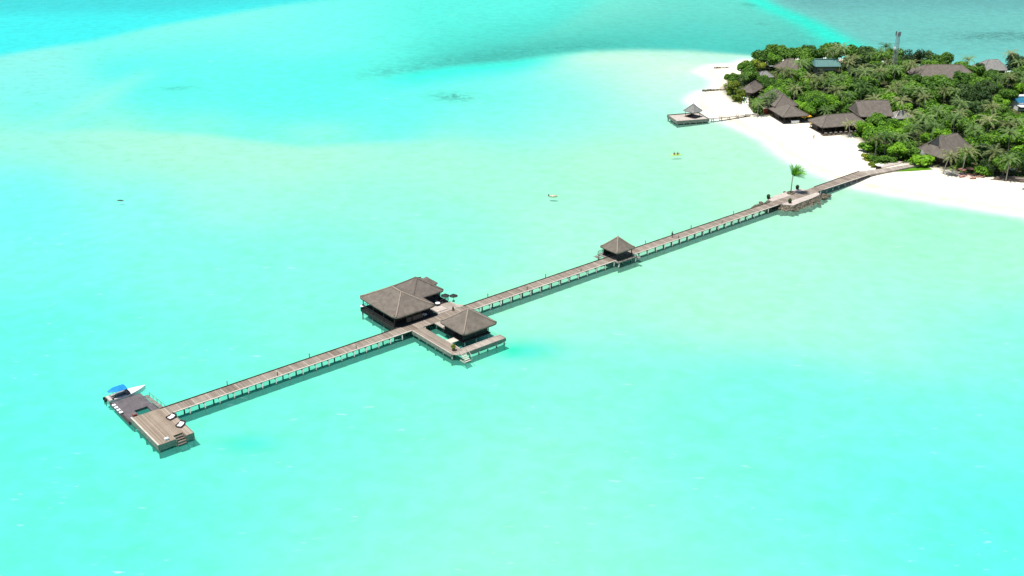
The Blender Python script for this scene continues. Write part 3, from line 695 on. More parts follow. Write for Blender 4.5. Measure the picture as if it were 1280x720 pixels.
fd = [p for p in pv if p[0] > 4.9]
MB().add([(p[0], p[1] * 0.98, p[2] - 0.02) for p in fd], [tuple(range(len(fd)))]).build('foredeck', 'white', t)
MB().prism([(0.05, -1.15), (5.1, -1.2), (5.1, 1.2), (0.05, 1.15)], 0.35, 0.5).build('cockpit_floor', 'fascia', t)
mb = MB(); mb.box(0.3, -1.15, 0.503, 1.0, 1.15, 0.95, 0.05); mb.box(1.4, 0.7, 0.503, 4.6, 1.2, 0.9, 0.05); mb.box(1.4, -1.2, 0.503, 4.2, -0.75, 0.9, 0.05); mb.build('bench', 'wall', t)
MB().box(4.2, -0.6, 0.503, 4.9, 0.6, 1.4, 0.08).build('console', 'grey', t)
MB().add([(4.9, -0.9, 1.2), (4.9, 0.9, 1.2), (4.5, 0.75, 1.8), (4.5, -0.75, 1.8), (4.96, -0.9, 1.2), (4.96, 0.9, 1.2), (4.56, 0.75, 1.8), (4.56, -0.75, 1.8)],
         [(0, 1, 2, 3), (7, 6, 5, 4), (0, 4, 5, 1), (1, 5, 6, 2), (2, 6, 7, 3), (3, 7, 4, 0)]).build('windscreen', 'glass', t)
cv = []; cf = []; nu, nv_ = 10, 6
for i in range(nu + 1):
    for j in range(nv_ + 1):
        x = 0.5 + 3.8 * i / nu; s = j / nv_ * 2 - 1; wd = 1.25 * (1 - 0.75 * max(0, 0.45 - i / nu) / 0.45)
        cv.append((x, s * wd - 0.1, 2.75 - 0.22 * s * s - 0.05 * abs(i / nu - .5)))
for i in range(nu):
    for j in range(nv_): a = i * (nv_ + 1) + j; cf.append((a, a + nv_ + 1, a + nv_ + 2, a + 1))
N0 = len(cv); cv += [(x, y, z - 0.06) for x, y, z in cv]
cf += [tuple(reversed([k + N0 for k in q])) for q in cf[:]]
MB().add(cv, cf).build('canopy', 'blue', t, True)
mb = MB()
for x in (1.9, 4.1):
    for y in (-1.1, 0.95): mb.tube((x, y, 0.85), (x, y, 2.6), 0.035, n=6)
mb.build('canopy_frame', 'grey', t)
for y in (-0.45, 0.45):
    e = MB().box(-0.45, y - 0.2, 0.55, 0.02, y + 0.2, 1.25, 0.08).build('outboard', 'black', t); MB().box(-0.35, y - 0.07, -0.5, -0.15, y + 0.07, 0.548).build('shaft', 'grey', e)

# ------------------------------------------------------------------ pavilions
def posts(t, pts, z0, z1, r=0.13, mat='wood_dark', name='post', ps=None):
    for (a, b) in pts: MB().tube((a, b, z0), (a, b, z1), r, n=8).build(name, mat, t, True)

def railing(pts, z, h=1.0, mat='wood_dark', t=None, name='railing', step=1.5, infill=True):
    mb = MB()
    for (a, b) in zip(pts, pts[1:]):
        A = Vector((a[0], a[1], z)); B = Vector((b[0], b[1], z)); L = (B - A).length; n = max(1, int(L / step))
        for k in range(n + 1):
            p = A.lerp(B, k / n); mb.tube(p, p + Vector((0, 0, h)), 0.06, n=6)
        mb.tube(A + Vector((0, 0, h)), B + Vector((0, 0, h)), 0.06, n=6)
        if infill:
            for q in range(1, 4): mb.tube(A + Vector((0, 0, h * q / 4)), B + Vector((0, 0, h * q / 4)), 0.035, n=5)
    return mb.build(name, mat, t)

big = jthing('water_pavilion', 'largest thatched overwater pavilion with two joined hip roofs on the far side of the jetty', 'pavilion', 57.5, 0.2, 0)
# local x 0..19, y 0..16 ; jetty edge at y 0
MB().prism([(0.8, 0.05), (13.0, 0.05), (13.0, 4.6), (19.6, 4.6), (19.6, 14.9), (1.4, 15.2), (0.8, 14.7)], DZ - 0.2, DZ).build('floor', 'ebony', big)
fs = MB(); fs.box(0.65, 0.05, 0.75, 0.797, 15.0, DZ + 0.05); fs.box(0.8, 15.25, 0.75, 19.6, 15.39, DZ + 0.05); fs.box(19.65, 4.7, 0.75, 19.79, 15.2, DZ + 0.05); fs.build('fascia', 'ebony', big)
rf, cp = hip_roof(0.7, -0.3, 12.7, 16.2, 4.5, 7.5, 6.0, 6.2, 0.45, 1.5)
r_ = rf.build('main_roof', 'thatch', big, True); cp.build('ridge_cap', 'ridge', r_, True)
rf, cp = hip_roof(9.6, 5.6, 19.6, 16.2, 4.45, 7.3, 5.0, 5.0, 0.45, 1.2)
r_ = rf.build('side_roof', 'thatch_dark', big, True); cp.build('ridge_cap', 'thatch_dark', r_, True)
rf, cp = hip_roof(16.0, 9.2, 20.2, 13.6, 4.9, 6.5, 2.1, 2.2, 0.3, 0.7)
r_ = rf.build('porch_roof', 'thatch_dark', big, True)
posts(big, [(1.2, 0.9), (6.2, 0.9), (11.4, 0.9), (1.2, 5.5), (1.2, 10), (1.2, 14.6), (6.2, 14.6), (11.4, 14.9), (18.6, 15), (18.6, 6.9), (14.4, 6.9), (11.4, 5.5)], DZ, 4.7)
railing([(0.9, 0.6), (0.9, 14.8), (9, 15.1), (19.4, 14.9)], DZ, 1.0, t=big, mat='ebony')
railing([(19.6, 8.0), (19.9, 4.8), (17.2, 4.4)], DZ, 1.05, t=big)
mb = MB(); mb.box(3, 3, DZ + .003, 10.5, 3.25, 3.4); mb.box(3, 3.253, DZ + .003, 3.25, 13, 3.4); mb.box(3.253, 12.75, DZ + .003, 17, 13, 3.9); mb.box(10.4, 7, DZ + .003, 10.65, 12.74, 3.9); mb.build('inner_wall', 'wood_dark', big)
mb = MB(); mb.box(5, 1.1, DZ + .003, 9.5, 1.7, DZ + 1.05); mb.box(4.9, 1.0, DZ + 1.053, 9.6, 1.8, DZ + 1.13); mb.build('bar_counter', 'wood_mid', big)
for a in [1.0, 4.2, 8, 12, 16, 19.4]:
    for b in (0.4, 5.3, 10.3, 14.8):
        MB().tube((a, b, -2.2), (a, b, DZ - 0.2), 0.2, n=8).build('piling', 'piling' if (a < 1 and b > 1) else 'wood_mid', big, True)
# pale terrace right of the pavilion, level with the jetty
t = jthing('terrace', 'pale wooden terrace joining the big pavilion to the jetty on its right', 'terrace', 70.6, 0.2, 0)
MB().prism([(0, 0.0), (8.6, 0.0), (7.1, 1.9), (6.9, 4.2), (0.2, 4.3)], DZ + 0.004, DZ + 0.05).build('deck', 'deck_grey', t)
MB().box(0.6, 0.9, DZ + .054, 3.6, 3.5, DZ + 0.2).build('dais', 'paving', t)
for i, (u, v) in enumerate(((76.7, 5.3), (75.0, 6.9), (78.2, 3.9))):
    lb = ('dark folded parasol on the terrace right of the big pavilion', 'dark parasol under the right eave of the big pavilion', 'dark parasol at the outer corner of the terrace beside the jetty')[i]
    if i == 0:
        p0 = c = jthing('parasol', lb, 'parasol', u, v, DZ + .05)
        MB().tube((0, 0, 0), (0, 0, 2.1), .06, n=6).build('pole', 'wood_dark', c); MB().tube((0, 0, 1.45), (0, 0, 2.05), 1.15, .08, 8).build('canopy', 'black', c); MB().tube((0, 0, 0), (0, 0, .12), .4, .35, 10).build('base', 'grey', c)
    else:
        c = copy_tree(p0); c.location = J(u, v, DZ + .05)
    tag(c, lb, 'parasol', 'dark parasols beside the big pavilion')
for i, (u, v, lb) in enumerate(((73.6, 4.3, 'white table under the side roof of the big pavilion'), (58.5, 14.8, 'white table on the left corner of the big pavilion'), (67.4, 1.2, 'white table in the shade at the front of the big pavilion'))):
    if i == 0:
        p0 = c = jthing('round_table', lb, 'table', u, v, DZ + .055)
        MB().tube((0, 0, .7), (0, 0, .76), .62, n=14).build('tabletop', 'white', c); MB().tube((0, 0, 0), (0, 0, .7), .08, n=8).build('pedestal', 'grey', c)
    else:
        c = copy_tree(p0); c.location = J(u, v, DZ + .005)
    tag(c, lb, 'table', 'white tables at the big pavilion')
t = jthing('carved_post', 'short dark carved post at the right corner of the pale terrace', 'statue', 74.9, -0.3, DZ)
MB().tube((0, 0, .0), (0, 0, .3), .35, .3, 8).build('plinth', 'wood_mid', t); MB().path([(0, 0, .3), (0, 0, .6), (0, .02, .9), (0, 0, 1.2)], [.2, .26, .14, .08], 8).build('figure', 'wood_dark', t, True)

small = jthing('dining_pavilion', 'single pyramid thatched pavilion on the near side of the jetty with a sun terrace', 'pavilion', 60.7, -20.1, 0)
# local: x 0..14.6, y 0..17
MB().box(0, 1.4, DZ - 0.16, 3.2, 17.0, DZ).build('side_walk', 'deck', small)
MB().box(3.2, 0.0, DZ - 0.16, 14.5, 2.2, DZ - .004).build('front_walk', 'deck_grey', small)
MB().prism([(0, 1.4), (1.3, .0), (3.2, .0), (3.2, 1.4)], DZ - 0.17, DZ - .008).build('corner_walk', 'deck_grey', small)
MB().box(5.6, 4.6, DZ - 0.3, 13.8, 12.4, DZ - 0.05).build('floor', 'wood_dark', small)
MB().box(6.5, 12.403, DZ - 0.2, 17.4, 17.0, DZ - .004).build('entrance_deck', 'deck_grey', small)
MB().box(3.203, 6.0, DZ - .2, 5.597, 8.0, DZ - .02).build('bridge', 'wood_pale', small)
mb = MB(); mb.box(-.14, 1.4, .85, -.003, 16.9, DZ + .08); mb.box(3.2, -.14, .85, 14.5, -.003, DZ + .08); mb.box(14.503, -.1, .85, 14.64, 2.3, DZ + .08); mb.build('fascia', 'fascia', small)
mb = MB(); mb.box(3.0, 2.3, DZ + .003, 3.2, 5.9, DZ + .12); mb.box(3.2, 2.05, DZ + .003, 14.4, 2.2, DZ + .1); mb.box(.0, 1.5, DZ + .003, .18, 16.8, DZ + .14); mb.build('kerb', 'wood_pale', small)
rf, cp = hip_roof(4.8, 3.3, 15.2, 12.9, 4.25, 7.6, 5.2, 4.8, 0.45, 1.2)
r_ = rf.build('roof', 'thatch', small, True); cp.build('ridge_cap', 'ridge', r_, True)
posts(small, [(6, 5), (6, 12), (13.4, 5), (13.4, 12), (9.7, 5), (6, 8.5), (13.4, 8.5)], DZ - .05, 4.5)
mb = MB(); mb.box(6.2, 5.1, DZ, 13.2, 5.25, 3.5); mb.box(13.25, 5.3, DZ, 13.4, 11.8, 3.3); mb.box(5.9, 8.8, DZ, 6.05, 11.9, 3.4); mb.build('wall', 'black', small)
railing([(5.7, 8.6), (5.7, 12.2)], DZ - .05, 1.0, t=small)
for a, b in ((0.2, 1.6), (0.2, 4.8), (0.2, 8), (0.2, 11.2), (.2, 14.4), (2.9, 4.4), (2.9, 12), (4.2, .15), (6.8, .15), (9.4, .15), (12, .15), (14.3, .15), (6.4, 5), (9.8, 5), (13.2, 5), (13.4, 9), (16.8, 13)):
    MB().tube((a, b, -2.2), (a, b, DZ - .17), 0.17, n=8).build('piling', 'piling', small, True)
st = MB()
for k in range(5): st.box(1.5, -0.1 - .4 * k, 1.3 - .27 * k, 3.1, .25 - .4 * k, 1.4 - .27 * k)
st.box(1.35, -1.9, .1, 1.47, .1, .3); st.build('steps', 'wood_pale', small)
rl = MB()
for a in (1.2, 3.3): rl.tube((a, .1, DZ), (a, .1, DZ + 1), .06, n=6); rl.tube((a, -1.8, .3), (a, -1.8, 1.3), .06, n=6); rl.tube((a, .1, DZ + 1), (a, -1.8, 1.3), .05, n=6)
rl.build('handrail', 'wood_pale', small)
t = jthing('potted_shrub', 'olive potted shrub at the corner of the sun terrace above the water steps', 'plant', 62.2, -17.4, DZ)
MB().tube((0, 0, 0), (0, 0, .5), .3, .4, 10).build('pot', 'wood_mid', t)

# gazebo straddling the jetty
gz = jthing('gazebo', 'small square thatched gazebo straddling the middle of the jetty', 'gazebo', 130.9, -0.6, 0)
MB().box(-3.6, -4.1, DZ - .2, 3.6, -2.52, DZ + .02).build('near_floor', 'fascia', gz); MB().box(-3.6, .92, DZ - .2, 3.6, 4.1, DZ + .02).build('far_floor', 'fascia', gz)
rf, cp = hip_roof(-3.5, -3.4, 3.5, 3.4, 4.2, 7.1, 3.5, 3.4, 0.4, 0.5)
r_ = rf.build('roof', 'thatch', gz, True); cp.build('ridge_cap', 'ridge', r_, True)
MB().tube((0, 0, 7.0), (0, 0, 7.5), .22, .05, 8).build('finial', 'ridge', gz)
posts(gz, [(-2.7, -2.75), (2.7, -2.75), (-2.7, 2.6), (2.7, 2.6)], DZ + .02, 4.3)
bk = MB(); bk.box(-2.7, -3.1, DZ + .023, 2.7, -2.65, 2.1); bk.box(-2.7, -3.2, 2.0, 2.7, -3.1, 2.75); bk.box(-2.7, 2.0, DZ + .023, 2.7, 2.5, 2.1); bk.box(-2.7, 2.5, 2.0, 2.7, 2.62, 3.2); bk.build('bench', 'black', gz)
sl_ = MB()
for k in range(3): sl_.box(-4.8 , -1.1 + 1.9 * k + 1.2, 1.1 + .35 * k, -3.65, -.4 + 1.9 * k + 1.2, 1.2 + .35 * k)
railing([(-3.5, 4.0), (3.5, 4.0)], DZ + .02, .9, t=gz); railing([(-3.5, -4.0), (3.5, -4.0)], DZ + .02, .5, t=gz, infill=False)
MB().box(-4.9, 2.2, 1.15, -3.65, 4.3, 1.25).build('landing', 'fascia', gz); MB().box(3.65, -4.7, 1.15, 4.6, -2.9, 1.25).build('landing', 'fascia', gz)
for a in (-3.2, 3.2):
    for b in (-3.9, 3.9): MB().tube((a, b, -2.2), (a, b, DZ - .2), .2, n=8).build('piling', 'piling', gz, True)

# ------------------------------------------------------------------ palm islet
isl = jthing('stone_islet', 'rough stone walled islet with pale paving around the jetty near the beach', 'islet', 208, -1, 0)
top = [(-8.2, -3.0), (-6.6, -5.3), (-2, -5.0), (3.5, -4.9), (8.2, -4.4), (9.6, -3.2), (9.5, -.4), (8.5, 3.2), (3, 4.2), (-4, 4.3), (-8.5, 3.0), (-9, 0)]
def dens(poly, k):
    o = []
    for a, b in zip(poly, poly[1:] + poly[:1]):
        for i in range(k): o.append((a[0] + (b[0] - a[0]) * i / k, a[1] + (b[1] - a[1]) * i / k))
    return o
tp = dens(top, 6); rr = random.Random(4); n = len(tp)
v = []; f = []
lev = [(1.5, 0.0, .03), (1.1, .35, .2), (.6, .8, .28), (.1, 1.3, .35), (-.5, 1.9, .4), (-1.9, 2.6, .3)]
for (z, g, j) in lev:
    for (a, b) in tp:
        d = math.hypot(a, b) or 1; gg = g * (0.8 if b < 0 else 1.15) + rr.uniform(-j, j)
        v.append((a + a / d * gg, b + b / d * gg, z + (rr.uniform(-j, j) * .5 if z < 1.4 else 0)))
for k in range(len(lev) - 1):
    for i in range(n): f.append(((k + 1) * n + i, (k + 1) * n + (i + 1) % n, k * n + (i + 1) % n, k * n + i))
MB().add(v, f).build('stone_wall', 'stone', isl)
MB().prism([(a * .985, b * .985) for a, b in top], 1.2, 1.56).build('paving', 'paving', isl)
rk = MB(); rs = random.Random(9)
def rock(mb, x, y, z, r, rs, fl=.6):
    v = []; n1, n2 = 5, 7
    for i in range(n1 + 1):
        ph = PI * i / n1
        for j in range(n2):
            th = 2 * PI * j / n2; q = r * rs.uniform(.78, 1.15)
            v.append((x + q * math.sin(ph) * math.cos(th), y + q * math.sin(ph) * math.sin(th), z + q * fl * math.cos(ph)))
    f = []
    for i in range(n1):
        for j in range(n2): f.append((i * n2 + j, (i + 1) * n2 + j, (i + 1) * n2 + (j + 1) % n2, i * n2 + (j + 1) % n2))
    mb.add(v, f)
for k in range(84):
    rk = MB()
    i = rs.randrange(n); a, b = tp[i]; d = math.hypot(a, b)
    g = rs.uniform(.6, 2.3) * (1 if b < 0 else 1.3); rock(rk, a + a / d * g, b + b / d * g, rs.uniform(-.4, 1.0) - g * .25, rs.uniform(.35, .85), rs); rk.build('boulder', 'stone', isl)
rk = MB()
for k in range(14): rock(rk, -9.5 - rs.uniform(0, 5), 3.5 + rs.uniform(-.8, 1.5), rs.uniform(-.2, .5), rs.uniform(.4, .8), rs)
rk.build('boulder_tail', 'stone', isl); rk = MB()
for k in range(16): rock(rk, 10.5 + rs.uniform(0, 3.5), -4 + rs.uniform(-1, 1.0), rs.uniform(-.3, .3), rs.uniform(.4, .8), rs)
rk.build('boulder_tail', 'stone', isl)
pl = jthing('stone_planter', 'ring of dark boulders round the foot of the lone palm on the islet', 'planter', 210, 1.3, 1.56)
mb = MB()
for k in range(9): a = 2 * PI * k / 9; rock(mb, 1.0 * math.cos(a), .9 * math.sin(a), .25, .42, rs, .8)
mb.build('boulder_ring', 'stone', pl); MB().tube((0, 0, 0), (0, 0, .25), .8, n=12).build('soil', 'bark', pl)

# ------------------------------------------------------------------ foliage
def leafquad(mb, c, nrm, size, rr, asp=0.7):
    nrm = nrm.normalized(); a = nrm.orthogonal().normalized(); b = nrm.cross(a); t = rr.uniform(0, 2 * PI)
    u = (a * math.cos(t) + b * math.sin(t)) * size; w_ = nrm.cross(u).normalized() * size * asp
    k = len(mb.v); mid = nrm * size * .18
    mb.v += [tuple(c - u), tuple(c - w_ + mid), tuple(c + u), tuple(c + w_ + mid)]
    mb.f += [(k, k + 1, k + 2), (k, k + 2, k + 3)]

def crown_mesh(seed, R, Hh, z0, nl, nleaf, ls, spread=1.0, top_bias=.35):
    rr = random.Random(seed); mb = MB(); lobes = []
    for i in range(nl):
        a = rr.uniform(0, 2 * PI); d = R * .68 * math.sqrt(rr.random()) * spread
        lobes.append((Vector((d * math.cos(a), d * math.sin(a), z0 + Hh * (0.22 + .55 * rr.random() * (1 - .5 * (d / R) ** 2)))), R * rr.uniform(.28, .5)))
    for i in range(nleaf):
        c, r = lobes[rr.randrange(nl)]
        d = Vector((rr.gauss(0, 1), rr.gauss(0, 1), rr.gauss(top_bias, .9))).normalized()
        q = r * (1 - .5 * rr.random() ** 2.2) * rr.uniform(.9, 1.12)
        p = c + Vector((d.x * q, d.y * q, d.z * q * .8))
        leafquad(mb, p, d + Vector((rr.uniform(-.7, .7), rr.uniform(-.7, .7), rr.uniform(-.2, .9))), ls * rr.uniform(.6, 1.25), rr)
    return mb, lobes

def trunk_mesh(seed, h, lobes, r=.22):
    rr = random.Random(seed); mb = MB(); k = Vector((rr.uniform(-.3, .3), rr.uniform(-.3, .3), h * .45))
    mb.path([(0, 0, -.6), (k.x * .4, k.y * .4, h * .22), tuple(k)], [r * 1.2, r, r * .7], 7)
    for c, rad in lobes[:6]:
        m_ = k.lerp(c, .5) + Vector((0, 0, .3)); mb.path([tuple(k), tuple(m_), tuple(c)], [r * .55, r * .35, r * .12], 5)
    return mb

def shared(name, mb, mat, smooth=False):
    me = bpy.data.meshes.new(name); me.from_pydata(mb.v, [], mb.f); me.update(); me.materials.append(M[mat])
    if smooth:
        for p in me.polygons: p.use_smooth = True
    return me

TREES = {}      # kind -> list of (trunk mesh, crown mesh, R, H)
def mk(kind, mat, n, R, Hh, z0, nl, nleaf, ls, seed, **k):
    TREES[kind] = []
    for i in range(n):
        mb, lobes = crown_mesh(seed + i, R, Hh, z0, nl, nleaf, ls, **k)
        TREES[kind].append((shared('trunk', trunk_mesh(seed + i, z0 + Hh, lobes), 'bark', True), shared('crown', mb, mat), R, z0 + Hh))
mk('bright', 'leaf_bright', 4, 4.3, 5.2, 2.4, 9, 1700, .42, 100)
mk('mid', 'leaf_mid', 5, 4.6, 5.8, 2.6, 10, 1900, .42, 200)
mk('dark', 'leaf_dark', 3, 4.2, 7.5, 2.5, 12, 1900, .34, 300)
mk('olive', 'leaf_olive', 3, 3.4, 5.0, 1.6, 8, 1300, .34, 400)
SHRUB = {}
for kind, mat in (('bright', 'leaf_bright'), ('mid', 'leaf_mid'), ('olive', 'leaf_olive'), ('dark', 'leaf_dark')):
    SHRUB[kind] = []
    for i in range(3):
        mb, lobes = crown_mesh(500 + i * 7 + len(kind), 1.6, 1.9, -0.25, 7, 700, .24, top_bias=.6)
        SHRUB[kind].append((shared('foliage', mb, mat), 1.6, 1.9))

def frond(mb, az, el0, L, droop, rr, wid=.75, nseg=9):
    """one arching frond with leaflets on both sides"""
    p = Vector((0, 0, 0)); el = el0; d_h = Vector((math.cos(az), math.sin(az), 0)); side = Vector((-math.sin(az), math.cos(az), 0))
    pts = [p.copy()]
    for k in range(nseg):
        el -= droop / nseg * (0.5 + k / nseg); p = p + (d_h * math.cos(el) + Vector((0, 0, math.sin(el)))) * (L / nseg); pts.append(p.copy())
    for k in range(nseg):
        t = (k + .6) / nseg; a, b = pts[k], pts[k + 1]; fw = (b - a)
        w_ = wid * (math.sin(PI * min(1, .12 + t * .86)) ** .6)
        for s in (-1, 1):
            for q in (0.15, .6):
                base = a.lerp(b, q); tipc = base + side * s * w_ * rr.uniform(.85, 1.1) + fw * .9 - Vector((0, 0, w_ * rr.uniform(.3, .65)))
                n0 = len(mb.v); e = fw * .36
                mb.v += [tuple(base), tuple(base + e), tuple(tipc + e * .3), tuple(tipc)]
                mb.f.append((n0, n0 + 1, n0 + 2, n0 + 3))
        n0 = len(mb.v); ww = side * .06
        mb.v += [tuple(a - ww), tuple(a + ww), tuple(b + ww * .8), tuple(b - ww * .8)]; mb.f.append((n0, n0 + 1, n0 + 2, n0 + 3))

def palm_crown(seed, n=19, L=5.0):
    rr = random.Random(seed); mb = MB()
    for i in range(n):
        az = 2 * PI * i / n * 2.618 + rr.uniform(-.2, .2); lv = i / n
        frond(mb, az, 1.15 - 1.15 * lv + rr.uniform(-.12, .12), L * rr.uniform(.85, 1.1), 1.25 + .5 * rr.random(), rr, .62, 10)
    return mb
PALM = {'green': [shared('crown', palm_crown(600 + i), 'frond') for i in range(4)], 'dry': [shared('crown', palm_crown(620 + i, 17, 5.0), 'frond_dry') for i in range(3)]}
def palm_trunk(seed, h, lean):
    rr = random.Random(seed); mb = MB(); pts = []
    for k in range(7):
        t = k / 6; pts.append((lean[0] * t * t, lean[1] * t * t, -.6 + (h + .6) * t))
    mb.path(pts, [.24, .2, .17, .16, .15, .14, .15], 7); return mb
PT_ = []
for i in range(4):
    rr = random.Random(i); ln = (rr.uniform(-1, 1), rr.uniform(-1, 1)); PT_.append((shared('trunk', palm_trunk(i, 9.0, ln), 'palm_bark', True), ln))

# landmarks used in the descriptions
LMK = []   # (name, px, py)
def lm(n, x, y): LMK.append((n, x, y))
lm('the thatched boathouse by the beach', 987, 135); lm('the long restaurant roof behind the beach', 1040, 152); lm('the tall brown restaurant roof', 1086, 134)
lm('the villa with the dark gable opening', 1185, 180); lm('the teal roof', 1032, 80); lm('the wide brown hall roof', 1180, 86); lm('the lattice mast', 1116, 80)
lm('the blue roofed building at the right edge', 1270, 128); lm('the brown hut roof at the left tip of the island', 936, 110); lm('the brown thatch among the trees of the northern tip', 985, 80)
lm('the foot of the jetty', 1130, 206); lm('the terracotta beach parasols', 1208, 215); lm('the grey roof far right', 1240, 78); lm('the dark boardwalk at the right edge', 1265, 222)
lm('the small conical hut', 1149, 195); lm('the small grey roof in mid island', 1126, 140); lm('the pale sand path to the pier', 932, 128)
KN = {'bright': 'bright green bushy tree', 'mid': 'rounded mid green tree', 'dark': 'tall dark green tree', 'olive': 'yellowish olive leafy tree', 'palm': 'green coconut palm', 'drypalm': 'coconut palm with pale dry fronds',
      'shrub': 'low green shrub'}
PLANTS = []  # (obj, kindname, px, py, cat)
def register(o, kn, x, y, z, cat): 
    px, py = proj(x, y, z); PLANTS.append((o, kn, px, py, cat))

def put_tree(kind, x, y, s=1.0, i=None, z=.9, zs=1.0):
    V = TREES[kind]; tm, cm, R, Hh = V[RND.randrange(len(V)) if i is None else i]
    r = thing({'dark': 'tall_tree'}.get(kind, 'leafy_tree'), None, None, (x, y, z), RND.uniform(0, 6.28), 'leafy trees of the island'); r.scale = (s, s, s * zs)
    for nm, me in (('trunk', tm), ('crown', cm)):
        o = bpy.data.objects.new(nm, me); COL.objects.link(o); o.parent = r
    register(r, KN[kind], x, y, z + Hh * s * .7, 'tree'); return r
def put_shrub(kind, x, y, s=1.0, z=.9, label=None, sx=1.0, flat=1.0):
    me, R, Hh = SHRUB[kind][RND.randrange(3)]
    o = bpy.data.objects.new('shrub', me); COL.objects.link(o); o.location = (x, y, z); o.rotation_euler = (0, 0, RND.uniform(0, 6.28) if sx == 1 else RND.uniform(-.2, .2)); o.scale = (s * sx, s, s * flat)
    if label: tag(o, label, 'shrub', 'shrubs along the beach and under the trees')
    else: o['group'] = 'shrubs along the beach and under the trees'; register(o, {'bright': 'low bright green shrub', 'mid': 'low green shrub', 'olive': 'low yellowish shrub', 'dark': 'low dark green shrub'}[kind], x, y, z + 1, 'shrub')
    return o
def put_palm(px, py, h=9.0, dry=False, s=1.0, z=.9, label=None):
    k = RND.randrange(4); tm, ln = PT_[k]; hs = h / 9.0
    c = P(px, py, z + h)
    rz = RND.uniform(0, 6.28); lx = ln[0] * math.cos(rz) - ln[1] * math.sin(rz); ly = ln[0] * math.sin(rz) + ln[1] * math.cos(rz)
    x, y = c.x - lx, c.y - ly
    r = thing('coconut_palm', None, None, (x, y, z), rz, 'coconut palms of the island')
    o = bpy.data.objects.new('trunk', tm); COL.objects.link(o); o.parent = r; o.scale = (1, 1, hs)
    L = PALM['dry' if dry else 'green']; o = bpy.data.objects.new('crown', L[RND.randrange(len(L))]); COL.objects.link(o); o.parent = r
    o.location = (ln[0], ln[1], h - .05); o.scale = (s, s, s); o.rotation_euler = (0, 0, RND.uniform(0, 6.28))
    if label: tag(r, label, 'palm tree')
    else: register(r, KN['drypalm' if dry else 'palm'], c.x, c.y, z + h, 'palm tree')
    return r, (x, y)

# the lone palm: fronds blown to the right
rr = random.Random(5); pm = jthing('coconut_palm', 'lone bright green palm on the stone islet with fronds blown to the right', 'palm tree', 210, 1.3, 1.56)
MB().path([(0, 0, 0), (.02, .0, 1.6), (.03, .0, 4.0), (.1, -.1, 6.1)], [.22, .17, .15, .16], 8).build('trunk', 'palm_bark', pm, True)
mb = MB()
for az, el, L, dr in ((-.4, 1.35, 3.9, .9), (.0, 1.5, 4.1, .35), (2.2, 1.42, 3.7, .5), (-.2, 1.0, 4.2, .9), (.25, .8, 4.3, 1.0), (-.5, .6, 4.4, 1.0), (.1, .35, 4.4, .9), (-.15, 1.2, 4.2, .8), (.5, 1.1, 4.0, 1.0), (-.9, .9, 3.6, 1.2), (.9, .9, 3.6, 1.2), (-.3, .1, 3.9, .8), (2.6, 1.3, 3.6, .6), (-.05, .6, 4.3, .8), (.3, 1.3, 4.0, .7)):
    frond(mb, az - JA, el, L, dr * .75, rr, .95, 10)
    if rr.random() < .8: frond(mb, az - JA + .2, el + .12, L * .9, dr * .7, rr, .9, 10)
o = mb.build('crown', 'frond_bright', pm); o.location = (.1, -.1, 6.1)
# shrub in the terrace pot and the islet pots
def leafball(seed, r, nl, ls, mat, parent, loc, name='foliage'):
    rr = random.Random(seed); mb = MB()
    for i in range(nl):
        d = Vector((rr.gauss(0, 1), rr.gauss(0, 1), rr.gauss(.3, 1))).normalized(); leafquad(mb, d * r * rr.uniform(.5, 1), d + Vector((rr.uniform(-.5, .5), rr.uniform(-.5, .5), .4)), ls, rr)
    o = mb.build(name, mat, parent); o.location = loc; return o
leafball(1, .6, 90, .2, 'leaf_olive', t if False else bpy.data.objects['potted_shrub'], (0, 0, .95))
for i, (u, v, lb) in enumerate(((200.4, 2.6, 'left far'), (202.3, -4.2, 'left near'), (214.8, 2.4, 'right far'))):
    lab = ('dark potted plant on the left side of the islet across the jetty', 'dark potted plant on the near left corner of the islet', 'dark potted plant on the far right corner of the islet')[i]
    if i == 0:
        p0 = c = jthing('potted_plant', lab, 'plant', u, v, 1.565)
        MB().tube((0, 0, 0), (0, 0, .6), .4, .55, 10).build('pot', 'wood_dark', c); leafball(3, .62, 110, .2, 'leaf_dark', c, (0, 0, .95))
    else: c = copy_tree(p0); c.location = J(u, v, 1.565)
    tag(c, lab, 'plant', 'potted plants on the islet')

